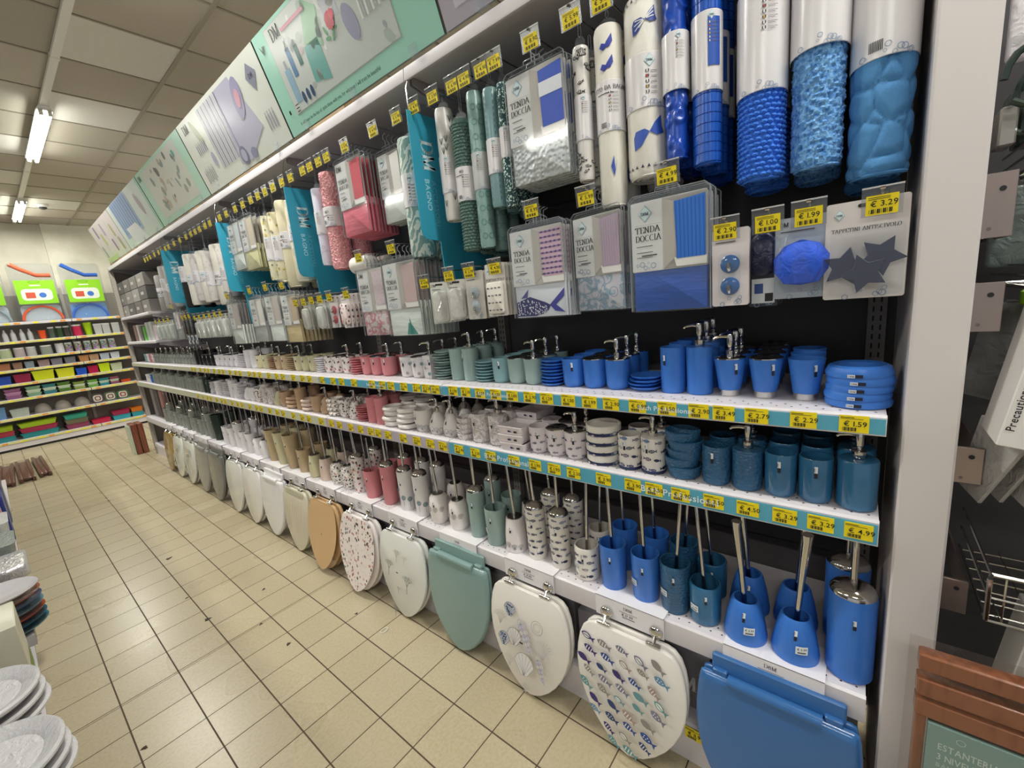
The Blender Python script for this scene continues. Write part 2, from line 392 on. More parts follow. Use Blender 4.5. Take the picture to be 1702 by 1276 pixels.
# ------------------------------------------------------------------ room
def room():
    b = MB(); b.add([(-7, -5, 0), (5, -5, 0), (5, 10.4, 0), (-7, 10.4, 0)], [(0, 1, 2, 3)], M('c9b997', .3, 0, 'floor')); struct('floor', b)
    b = MB(); CZ = 3.42; tones = [M(c, .8, 0, 'ceil') for c in ('b3ac9e', 'b9b2a4', 'ada698', 'd6d3cb')]; bar = M('958d7f', .7)
    white = {(0, 1), (-1, 9), (0, 9), (-2, 2), (-2, 3), (-2, 4), (-3, 6)}
    x = -7.0; b.add([(-7, -5, CZ+.01), (-7, 10.4, CZ+.01), (5, 10.4, CZ+.01), (5, -5, CZ+.01)], [(0, 1, 2, 3)], bar)
    for i in range(-14, 7):
        for j in range(-14, 13):
            x0 = 1.3-.6+.6*i+.014; y0 = 3.14+.6*j+.014
            if y0 > 10.3 or x0 < -7 or x0 > 4.4: continue
            y1 = min(y0+.572, 10.39); rnd = random.random()
            mt = tones[3] if (i, j) in white or rnd > .93 else tones[int(rnd*2.99)]
            b.add([(x0, y0, CZ), (x0, y1, CZ), (x0+.572, y1, CZ), (x0+.572, y0, CZ)], [(0, 1, 2, 3)], mt)
    for i in range(-14, 7):
        x0 = 1.3+.6*i; b.box((x0-.014, -5, CZ-.006), (x0+.014, 10.4, CZ+.008), bar)
    for j in range(-13, 13): y0 = 3.14+.6*j; b.box((-7, y0-.007, CZ-.004), (4.9, y0+.007, CZ+.008), bar)
    struct('ceiling', b)
    b = MB(); b.box((-7, 10.36, 0), (5, 10.5, 3.45), M('d2cfbf', .8, 0, 'plasterw')); b.box((.98, 10.3, 0), (5, 10.37, 3.45), M('dad7c8', .8, 0, 'plasterw')); struct('wall_far', b)
    b = MB(); b.box((4.9, -5, 0), (5, 10.4, 3.45), M('d5d2c4', .8, 0, 'plasterw')); struct('wall_right', b)
room()
TUBE = M('fdfff4', .3, 0, '', 26)
def lamps():
    wm = M('d9d8d0', .4)
    for xi, (lx, rowname) in enumerate(((.71, 'over this aisle'), (-2.3, 'over the next aisle to the left'), (3.6, 'behind the tall shelving'))):
        b = MB(); b.box((lx-.022, -4, 3.391), (lx+.022, 10.2, 3.42), wm)
        for y in (-1.6, .8, 3.36, 4.3, 7.2): b.box((lx-.025, y, 3.388), (lx+.025, y+.03, 3.42), wm)
        t = new('lighting_track', b.mesh('lighting_track')); setp(t, 'long white lighting track '+rowname, 'light track', 'ceiling light tracks')
        for k, y in enumerate((-1.4, 1.88, 5.24, 8.55)):
            sp = Spec('fluorescent_lamp', 'ceiling light')
            h = MB(); L = 1.4 if k < 3 else 1.25
            h.loft([[(-.05, 0, -.01), (-.03, 0, .02), (.03, 0, .02), (.05, 0, -.01), (.045, 0, -.014), (-.045, 0, -.014)], [(-.05, L, -.01), (-.03, L, .02), (.03, L, .02), (.05, L, -.01), (.045, L, -.014), (-.045, L, -.014)]], M('e8e8e4', .4))
            sp.part('housing', h)
            for s in (-.026, .026):
                tb = MB(); tb.tube([(s, .03, -.034), (s, L-.03, -.034)], .014, TUBE, 10)
                cp = MB(); cp.box((s-.012, 0, -.048), (s+.012, .03, -.01), wm); cq = MB(); cq.box((s-.012, L-.03, -.048), (s+.012, L, -.01), wm)
                sp.part('tube', tb, [('end_cap', cp), ('end_cap', cq)])
            o = put(sp, (lx, y-.06, 3.3685), 'lit twin tube fluorescent lamp '+rowname+', '+ordinal(k+1)+' along its track', 'fluorescent lamps')
            ld = bpy.data.lights.new('lamp_light', 'AREA'); ld.shape = 'RECTANGLE'; ld.size = .1; ld.size_y = L; ld.energy = TUBE_W; ld.color = (1, .97, .9)
            lo = bpy.data.objects.new('lamp_light', ld); lo.location = (0, L/2, -.05); lo.parent = o; COL.objects.link(lo)
lamps()
def detector():
    sp = Spec('smoke_detector', 'detector'); b = MB(); b.lathe([(.06, 0), (.06, -.015), (.045, -.03)], WHITE, 16); d = MB(); d.lathe([(.04, -.03), (.04, -.05), (.02, -.06)], M('3a3a3a'), 12)
    sp.part('base', b); sp.part('dome', d); put(sp, (.93, 8.9, 3.415), 'small round smoke detector on the ceiling near the far wall')
detector()

# ------------------------------------------------------------------ right-hand shelving run
BX = 1.56
BAYS = [-.055, 1.3, 2.3, 3.3, 4.65, 5.65, 7.0]
BACK = M('4c494b', .6)
def frame():
    root = None
    def nb(nm, b, d, g):
        b.v = [(x+BX, y, z) for x, y, z in b.v]; o = new(nm, b.mesh(nm)); setp(o, d, 'shelving panel' if 'panel' in nm else 'shelving upright', g)
    up = M('aaa39a', .4)
    for a, b_ in zip(BAYS, BAYS[1:]):
        b = MB(); b.box((0, a-(.0215 if a < 0 else 0), .1), (.02, b_, 2.36), BACK if a < 5 else M('77726c', .6))
        for z in (.62, 1.02, 1.45, 1.86): b.box((-.001, a, z), (.0, b_, z+.004), M('2c2a2b'))
        nb('back_panel', b, 'dark steel back panel of the '+ordinal(BAYS.index(a)+1)+' bay from the white post', 'back panels of the bath shelving')
        k = MB(); k.box((1.145-BX, a+.002, 0), (1.155-BX, b_-.002, .1), SHELF); nb('kick_panel', k, 'white kick panel at floor level, '+ordinal(BAYS.index(a)+1)+' bay from the white post', 'kick panels of the bath shelving')
    for y in BAYS:
        b = MB(); b.box((-.03, y-.02+(.02 if y < 0 else 0), 0), (0, y+.02+(.02 if y < 0 else 0), 2.36), M('8b8581', .45) if y < 5 else up)
        for i in range(90):
            z = .08+i*.025
            for s in (-.008, .008): b.box((-.0308, y+s-.002+(.02 if y < 0 else 0), z), (-.030, y+s+.002+(.02 if y < 0 else 0), z+.014), INK)
        nb('slotted_upright', b, 'slotted steel upright at the back of the bath shelving, '+ordinal(BAYS.index(y)+1)+' from the white post', 'slotted uprights')
    # end frame at the far end: front leg with slots
    b = MB(); b.box((1.13-BX, 7.0, 0), (1.17-BX, 7.04, 2.33), up); b.box((1.17-BX, 7.022, .05), (-.035, 7.03, 2.3), M('6e6862', .6))
    for i in range(86):
        z = .06+i*.026; b.box((1.129-BX, 7.008, z), (1.1305-BX, 7.014, z+.014), INK); b.box((1.129-BX, 7.026, z), (1.1305-BX, 7.032, z+.014), INK)
    nb('end_frame_panel', b, 'pale slotted end frame closing the far end of the bath shelving', None)
frame()
PRICES = {}
@cached
def tagspec(price, w=.05, h=.037):
    sp = Spec('price_tag', 'price tag'); b = MB(); b.box((-.0012, -w/2, -h/2), (0, w/2, h/2), YEL)
    A = Art(); A.rect(-w*.46, h*.36, w*.0, h*.40, INK, 2); A.rect(-w*.46, h*.29, w*.3, h*.32, INK, 2)
    A.text('€ '+price, -w*.34, -h*.13, h*.3, INK, 2, cond=1.02)
    for i in range(13): A.rect(-w*.38+i*w*.038, -h*.42, -w*.38+i*w*.038+w*(.012+.012*((i*7) % 3)), -h*.2, INK, 2)
    b.art(A, flat(-.0012)); sp.root = b.mesh('price_tag'); return sp
def strip_text(A, y0, y1, z0, z1, blue):
    y = y0+.25
    while y < y1-.3: A.text('Bath Professional', -(y+.28), z0+(z1-z0)*.3, (z1-z0)*.42, 'eaf4f6', 3); y += .62
def shelf(zt, zb, a, b_, label, blue, x0=1.13, grp='shelves of the bath shelving', holes=True, depth=None):
    sp = Spec('store_shelf', 'shelf'); d = MB(); d.box((x0, a+.003, zt-.025), (BX-.005 if depth is None else depth, b_-.003, zt), SHELF)
    if holes and a < 3:
        A = Art(); n = int((b_-a)/.03)
        for i in range(n):
            for r_ in (0, 1): A.disc(-(a+.02+i*.03+.015*r_), x0+.018+.022*r_, .0028, '3a3438', 1, n=6)
        d.art(A, lambda u, v, l: (v, -u, zt+.0006))
    sp.part('deck', d)
    l = MB(); l.loft([[(x0, y, zt), (x0-.008, y, zt-.004), (x0-.012, y, zb+.006), (x0-.010, y, zb), (x0-.002, y, zb), (x0-.002, y, zt-.025), (x0+.006, y, zt-.025)] for y in (a+.002, b_-.002)], SHELF)
    sp.part('front_lip', l)
    if blue is not None:
        s = MB(); s.box((x0-.0135, a+.004, zb+.004), (x0-.0115, b_-.004, zt-.006), M(blue, .35))
        A = Art(); strip_text(A, a, b_, zb+.004, zt-.006, blue)
        if blue == '58a9c4': s.art(A, flat(x0-.0136))
        sp.part('label_strip', s)
    for y in (a+.006, b_-.009):
        br = MB(); br.add([(x0+.02, y, zt-.026), (BX-.03, y, zt-.026), (BX-.03, y, zt-.13), (BX-.09, y, zt-.13), (x0+.02, y, zt-.05), (x0+.02, y+.003, zt-.026), (BX-.03, y+.003, zt-.026), (BX-.03, y+.003, zt-.13), (BX-.09, y+.003, zt-.13), (x0+.02, y+.003, zt-.05)], [(0, 1, 2, 3, 4), (9, 8, 7, 6, 5), (0, 5, 6, 1), (1, 6, 7, 2), (2, 7, 8, 3), (3, 8, 9, 4), (4, 9, 5, 0)], M('a8a2a6', .4))
        sp.part('bracket', br)
    put(sp, (0, 0, 0), label, grp)
for i, (a, b_) in enumerate(zip(BAYS, BAYS[1:])):
    w = ordinal(i+1)+' bay from the white post'
    shelf(1.198, 1.155, a, b_, 'upper perforated white cup shelf with price strip, '+w, '58a9c4' if i < 2 else 'c9ccb4')
    shelf(.962, .905, a, b_, 'middle perforated white cup shelf with price strip, '+w, '58a9c4' if i < 1 else ('b9b0bd' if i < 2 else 'c9ccb4'))
    shelf(.51, .442, a, b_, 'low white shelf carrying the toilet brushes, '+w, None)
    shelf(.15, .1, a, b_, 'base shelf just above the floor, '+w, None, x0=1.145, holes=False)
    shelf(2.345, 2.3, a, b_, 'topmost shelf carrying the picture boards, '+w, None, x0=1.14, holes=False)
shelf(1.745, 1.715, 5.65, 7.0, 'white shelf with grey boxes in the farthest bay', None, x0=1.14, holes=False)
shelf(1.45, 1.42, 5.65, 7.0, 'white shelf with small boxes in the farthest bay, under the grey boxes', None, x0=1.14, holes=False)
def post():
    b = MB(); b.box((1.125, -.157, 0), (1.6, -.0775, 3.0), M('d8d2d2', .42), .004)
    o = new('end_post', b.mesh('end_post')); setp(o, 'tall pale grey end post closing the bath shelving on the right', 'post')
post()

# ------------------------------------------------------------------ bathroom ware
FIN = {  # finish name -> (material, art style)
 'blue': (M('3a78d2', .35), ''), 'petrol': (M('2f6a94', .12, 0, '', 0, 1, .6), ''), 'petroltex': (M('2d5f86', .3, 0, 'tex'), ''),
 'teal': (M('9ab3af', .4), ''), 'tealblue': (M('8ab2b8', .35), ''), 'pink': (M('da8b92', .45), ''), 'floral': (M('ece8ea', .35), 'floral'),
 'terr': (M('efe9e6', .35, 0, 'terrazzo:62pk'), ''), 'speck': (M('f0ebe6', .3, 0, 'terrazzo:90'), ''), 'cream': (M('cfc9a4', .5), ''),
 'beige': (M('c4af8c', .5), ''), 'tan': (M('c2a283', .4), ''), 'white': (M('f1f0f4', .35), ''), 'black': (M('1c1a1e', .3), ''), 'dkgreen': (M('2b3a33', .3), ''),
 'grey': (M('8f938e', .3), ''), 'clear': (M('a9b0a8', .12, 0, '', 0, .75), ''), 'marble': (M('e9e3e2', .25, 0, 'marble'), ''), 'pearl': (M('e6dfdf', .25), 'shell'),
 'fish': (M('e9e4dc', .3), 'fish'), 'fish2': (M('e6dde0', .3), 'fish2'), 'blush': (M('d9c3b6', .35), ''), 'shell': (M('ebe6e2', .3), 'shell'), 'coral': (M('e9e6e6', .3), 'coral'), 'dot': (M('efe9e6', .3), 'dot')}
NAVY = M('23315e', .3)
def pat(A, style, h, r, sd=1):
    R = random.Random(sd); span = r*1.5
    if style in ('fish', 'fish2'):
        cs = ['27366b', '4b5568', '1f2a4e', '6a7fa3', '5a4a6e', '8a8f94']
        k = 0; v = .16*h
        while v < h*.92:
            u = -span+(k % 2)*.014
            while u < span:
                A.fish(u+R.uniform(-.004, .004), v+R.uniform(-.004, .004), R.uniform(.02, .029) if style == 'fish' else .02, R.choice(cs), 2, R.choice((0, 1, 2, 3)), R.choice((0, PI))+R.uniform(-.15, .15), 'e6e1da'); u += .033
            v += .027; k += 1
    elif style == 'shell':
        for i in range(5):
            u, v = -span+span*2*(i+.5)/5, h*R.uniform(.2, .4)
            for a in range(5): A.line([(u, v-.012), (u+.014*math.sin((a-2)*.4), v+.012*math.cos((a-2)*.4))], .0012, '8e8e96', 2)
            A.ring(u, v, .011, .001, '9a9aa2', 2, 10)
    elif style == 'coral':
        for i in range(4):
            u, v = -span+span*2*(i+.5)/4, h*R.uniform(.25, .6); c = R.choice(('7f9aa0', '8a8d92'))
            A.line([(u, v-.03), (u, v+.005)], .0016, c); A.disc(u, v+.012, .013, M('9fb3b6', .5, 0, 'blot:160:6f8389'), 2)
    elif style == 'dot':
        for i in range(4):
            u = -span+span*2*(i+.5)/4; A.disc(u, h*.55, .013, M('cfc6c4'), 2)
            for a in range(5): A.line([(u, h*.55-.012), (u+.012*math.sin((a-2)*.4), h*.55+.01)], .001, '8e8884', 3)
    elif style == 'floral':
        for i in range(6):
            u, v = -span+span*2*(i+.5)/6, h*R.uniform(.2, .8); c = R.choice(('8aa3a8', 'b9a4a8', 'a6aaa6'))
            A.disc(u, v, .008, c, 2, n=7); A.line([(u, v-.02), (u, v)], .001, c)
def cupprof(shape):
    return {'flare': [(.0, .016), (.026, .016), (.0275, .022), (.0385, .1), (.0385, .102)],
            'round': [(.0, 0), (.026, 0), (.0335, .006), (.036, .016), (.0385, .094), (.0385, .096)],
            'tall': [(0, 0), (.031, 0), (.0335, .003), (.0345, .13), (.0345, .132)],
            'glossy': [(0, 0), (.028, 0), (.0325, .004), (.0345, .012), (.0345, .108), (.0335, .11)],
            'wide': [(0, 0), (.032, 0), (.0375, .005), (.038, .02), (.038, .112), (.036, .1165)],
            'tex': [(0, 0), (.029, 0), (.034, .004), (.0355, .015), (.0355, .106), (.0345, .108)],
            'drum': [(0, 0), (.033, 0), (.035, .003), (.035, .106), (.0335, .108)],
            'tear': [(0, 0), (.028, 0), (.038, .01), (.041, .03), (.034, .06), (.022, .084), (.014, .094)],
            'bowl': [(0, 0), (.027, 0), (.036, .012), (.043, .05), (.043, .09), (.04, .1)],
            'square': [(0, 0), (.032, 0), (.034, .003), (.035, .1), (.035, .102)]}[shape]
def radius_at(prof, z):
    for (r0, z0), (r1, z1) in zip(prof, prof[1:]):
        if z0 <= z <= z1 and z1 > z0: return r0+(r1-r0)*(z-z0)/(z1-z0)
    return prof[-1][0]
def sticker(A, v, u=0, h=.016, vert=True):
    if vert: A.rect(u-.0032, v, u+.0032, v+h, 'e8ecf2', 4); A.rect(u-.0032, v-h*.8, u+.0032, v, '161a2c', 4); A.serif('D&M', u-.0014, v+.002, .0036, '3a3f52', 5, rot=PI/2)
    else: A.rect(u-h, v-.0035, u, v+.0035, 'e8ecf2', 4, 3); A.rect(u, v-.0035, u+h, v+.0035, '161a2c', 4, 3); A.serif('D&M', u-h*.9, v-.002, .004, '3a3f52', 5)
def pump(z, r=.012, h=.05, wide=False):
    b = MB(); b.lathe([(r, z), (r*1.05, z+.002), (r*1.05, z+.016), (r*.8, z+.018)], CHROME, 14)
    b.lathe([(.0045, z+.016), (.0045, z+h*.55)], CHROME, 8)
    b.lathe([(.006, z+h*.5), (.0085, z+h*.6), (.0085, z+h*1.12), (.007, z+h*1.2)], CHROME, 12)
    b.tube([(0, 0, z+h*1.05), (0, .02, z+h*1.08), (0, .036, z+h*1.02), (0, .041, z+h*.92)], [.0045, .0042, .0035, .003], CHROME, 8)
    return b
@cached
def cup(shape, fin, role='tumbler', navy=False, tag=True):
    """tumbler, holder (pierced lid) or dispenser (closed top and pump)"""
    mt, style = FIN[fin]; prof = cupprof(shape); h = prof[-1][1]; rt = prof[-1][0]
    cat = {'tumbler': 'cup', 'holder': 'toothbrush holder', 'dispenser': 'soap dispenser'}[role]
    sp = Spec({'tumbler': 'bathroom_tumbler', 'holder': 'toothbrush_holder', 'dispenser': 'soap_dispenser'}[role], cat)
    b = MB(); n = 4 if shape == 'square' else 28
    if role == 'tumbler': P = prof+[(rt-.002, h)]+[(max(r-.003, .001), max(z, .004)) for r, z in reversed(prof[1:])]; b.lathe(P, mt, n, caps=(1, 1))
    else: b.lathe(prof+[(rt*.8, h+.001)], mt, n)
    A = Art()
    if style: pat(A, style, h, .035, hash(shape) % 7 if False else len(shape))
    b.art(A, cyl(lambda v: radius_at(prof, v)))
    sp.part('cup_body' if role != 'dispenser' else 'bottle', b)
    if tag:
        s = MB(); A = Art(); u = {'flare': -.019, 'tall': .014, 'round': -.012, 'glossy': 0, 'wide': .0}.get(shape, .004); sticker(A, h*.72, -u); s.art(A, cyl(lambda v: radius_at(prof, v)+.0002)); sp.part('sticker', s)
    if shape == 'flare': q = MB(); q.lathe([(.024, 0), (.026, .002), (.0255, .014), (.027, .017)], CHROME, 28); sp.part('chrome_foot', q)
    if navy: q = MB(); q.lathe([(.033, 0), (.0358, .002), (.0358, .009), (.035, .01)], NAVY, 28); sp.part('navy_foot', q)
    if role == 'holder':
        q = MB(); q.lathe([(rt+.0005, h-.002), (rt+.0005, h+.001), (rt*.86, h+.004), (.008, h+.003)], CHROME, 24)
        for i in range(4): a = PI/4+i*PI/2; q.lathe([(.007, h+.0035), (.007, h+.0045), (.0055, h+.0046)], INK, 10, c=(rt*.5*math.cos(a), rt*.5*math.sin(a), 0))
        sp.part('pierced_lid', q)
    if role == 'dispenser':
        if shape in ('flare', 'round'): q = MB(); q.lathe([(rt+.0005, h-.002), (rt+.0005, h+.001), (rt*.7, h+.004), (.012, h+.005)], CHROME, 24); sp.part('chrome_cap', q)
        sp.part('pump', pump(h+.002, .013 if shape in ('wide', 'tex', 'drum', 'tall') else .01, .05 if shape != 'tall' else .052))
    return sp
@cached
def dish(kind, fin):
    mt, st = FIN[fin]; b = MB(); sp = Spec('soap_dish', 'soap dish')
    if kind == 'ring':
        b.lathe([(0, .003), (.024, .003), (.034, .0095), (.048, .0125), (.056, .004), (.06, .002), (.0618, .011), (.056, .0235), (.048, .0275), (.037, .0245), (.026, .0085), (0, .0075)], mt, 36)
        sp.part('dish', b); q = MB(); q.lathe([(.0268, .0095), (0, .0105)], INK, 20)
        for i in range(3): q.lathe([(.003, .0105), (.0028, .014), (0, .0145)], CHROME, 8, c=(-.004+.008*(i % 2), -.012+.012*i, 0))
        sp.part('drain_insert', q); s = MB(); A = Art(); sticker(A, .009, .0, .013, False); s.art(A, cyl(.0618)); sp.part('sticker', s); return sp
    if kind == 'flat': b.lathe([(0, 0), (.03, 0), (.046, .009), (.05, .0135), (.048, .0135), (.032, .004), (0, .003)], mt, 30)
    elif kind == 'thin': b.lathe([(0, 0), (.028, 0), (.043, .008), (.045, .0115), (.043, .0115), (.03, .003), (0, .002)], mt, 28)
    elif kind == 'drum': b.lathe([(0, .009), (.054, .009), (.056, .011), (.056, .03), (.052, .032), (.05, .022), (0, .02)], mt, 32)
    elif kind == 'pebble': b.lathe([(0, 0), (.036, 0), (.048, .008), (.05, .016), (.045, .025), (.038, .026), (.03, .016), (0, .014)], mt, 28, sy=1.12)
    elif kind == 'texdish': b.lathe([(0, 0), (.036, 0), (.042, .004), (.048, .034), (.045, .036), (.036, .014), (0, .012)], mt, 28)
    elif kind == 'square': b.loft([[(sx*.055*k, sy*.055*k, z) for sx, sy in ((-1, -1), (1, -1), (1, 1), (-1, 1))] for k, z in ((.88, 0), (1, .03), (.94, .031), (.75, .018))], mt)
    elif kind == 'band': b.lathe([(0, 0), (.033, 0), (.036, .004), (.039, .022), (.037, .024), (.03, .012), (0, .01)], mt, 26)
    if kind == 'drum': q = MB(); q.lathe([(.052, 0), (.0562, .0015), (.0562, .009), (.054, .0095)], NAVY, 32); sp.part('navy_foot', q)
    if st: A = Art(); pat(A, st, .03, .05, 3); b.art(A, cyl(lambda v: radius_at([(.0, .0), (.0563, .0), (.0563, .04)], v)+.0006)) if kind == 'drum' else None
    if kind == 'square':
        A = Art(); A.fish(.0, .015, .018, '23315e', 2); A.rect(.02, .011, .034, .018, INK, 2); b.art(A, flatT(Matrix.Translation((-.0545, 0, 0))))
    if not sp.parts: sp.root = b.mesh('soap_dish')
    else: sp.part('dish', b)
    return sp
def brush_handle(z0, z1, lean=(0, 0), r=.006, top=False):
    b = MB(); lx, ly = lean
    if top: b.tube([(0, 0, z0), (lx*.5, ly*.5, (z0+z1)/2), (lx, ly, z1-.02), (lx, ly, z1)], [r*1.1, r*1.3, r*1.9, r*2.3], CHROME, 12)
    else: b.tube([(0, 0, z0), (lx*.5, ly*.5, (z0+z1)/2), (lx, ly, z1-.004), (lx, ly, z1)], [r, r, r, r*.7], CHROME, 10)
    return b
@cached
def brush(kind, fin, lean=(0, 0), ztop=.38, price=None):
    mt, st = FIN[fin]; sp = Spec('toilet_brush', 'toilet brush'); b = MB(); A = Art(); h = .15
    if kind == 'dome':   # big cylinder with a chrome dome lid
        prof = [(0, 0), (.044, 0), (.048, .005), (.048, .222), (.046, .228)]; h = .228
    elif kind == 'taper': prof = [(0, 0), (.048, 0), (.054, .006), (.055, .02), (.046, .075), (.036, .115), (.033, .12)]; h = .12
    elif kind == 'cup': prof = [(0, 0), (.038, 0), (.043, .006), (.044, .118), (.042, .122)]; h = .122
    elif kind == 'cyl': prof = [(0, 0), (.039, 0), (.041, .003), (.045, .158), (.045, .16)]; h = .16
    elif kind == 'tall': prof = [(0, 0), (.032, 0), (.0365, .006), (.0385, .21), (.037, .214)]; h = .214
    elif kind == 'pear': prof = [(0, 0), (.04, 0), (.046, .008), (.044, .07), (.036, .14), (.034, .143)]; h = .143
    elif kind == 'barrel': prof = [(0, 0), (.034, 0), (.043, .02), (.047, .07), (.041, .125), (.03, .14)]; h = .14
    elif kind == 'flared': prof = [(0, 0), (.036, 0), (.038, .005), (.052, .235), (.05, .24)]; h = .24
    rt = prof[-1][0]; lid = kind in ('dome', 'tall')
    if kind in ('taper', 'cup', 'cyl', 'flared'):
        b.lathe(prof+[(rt-.003, h)]+[(max(r-.004, .002), max(z, .006)) for r, z in reversed(prof[1:])], mt, 32, sx=.93 if kind == 'taper' else 1)
        q = MB(); q.lathe([(.012, .03), (.03, .04), (.032, .07), (.012, .085)], M('ece8e4', .9), 14, fn=lambda r, z, a: r*(1+.08*math.sin(a*14))); sp.part('brush_head', q)
    else: b.lathe(prof+[(rt*.6, h+.003)], mt, 32)
    if st: pat(A, st, h, .042, len(kind))
    b.art(A, cyl(lambda v: radius_at(prof, v)+.0003)); sp.part('holder', b)
    if lid: q = MB(); q.lathe([(rt+.001, h-.004), (rt+.001, h+.001), (rt*.86, h+.012), (rt*.5, h+.02), (.008, h+.023)], CHROME, 32); sp.part('lid', q)
    elif kind in ('pear', 'barrel'): q = MB(); q.lathe([(rt*.9, h), (rt*.9, h+.003), (.01, h+.005)], STEEL, 24); sp.part('lid', q)
    z0 = h+.02 if lid else (h if kind in ('pear', 'barrel') else .08)
    sp.part('handle', brush_handle(z0, ztop, lean, .0058 if kind != 'dome' else .0075, kind == 'taper'))
    s = MB(); A = Art(); sticker(A, h*.72, .01, .014)
    if price:
        q = .012 if kind == 'taper' else -.036; A.rect(q, h*.36, q+.026, h*.36+.02, 'e6ebee', 5, 4); A.text('€ '+price, q+.003, h*.36+.0105, .0055, INK, 6, cond=.95); A.rect(q+.004, h*.36+.003, q+.022, h*.36+.0065, '555a60', 6, 3)
    s.art(A, cyl(lambda v: radius_at(prof, v)*(.965 if kind == 'taper' else 1)+.0006)); sp.part('sticker', s); return sp
XC = {1: 1.235, 2: 1.185, 3: 1.195}; ZS = {1: 1.198, 2: .962, 3: .51}
SN = {1: 'upper cup shelf', 2: 'middle cup shelf', 3: 'brush shelf'}
ROWN = ['front row', 'second row', 'third row', 'fourth row']
def column(shelf_n, idx, y, spec, desc, group, rows=2, dx=.088, x=None, rz=0):
    for r_ in range(rows):
        put(spec, ((x or XC[shelf_n])+dx*r_, y+(.004*r_ if r_ else 0), ZS[shelf_n]), f'{desc}, {SN[shelf_n]}, {ordinal(idx)} column from post, {ROWN[r_]}', group,
            (0, 0, rz+(random.uniform(-.5, .5) if r_ else random.uniform(-.08, .08))))
def stack(shelf_n, idx, y, spec, n, dz, desc, group, x=None, jit=.002, back=0):
    for q in range(1+back):
        for k in range(n if not q else n+1):
            sway = .004*math.sin(k*1.7+q)*(jit/.002)
            put(spec, ((x or XC[shelf_n])+q*.11+random.uniform(-jit, jit), y+sway, ZS[shelf_n]+k*dz), f'{desc}, {ordinal(k+1)} up in {"" if not q else "rear "}stack, {SN[shelf_n]}, {ordinal(idx)} column', group, (random.uniform(-.01, .01)*jit/.002, random.uniform(-.01, .01)*jit/.002, random.uniform(-.12, .12)))
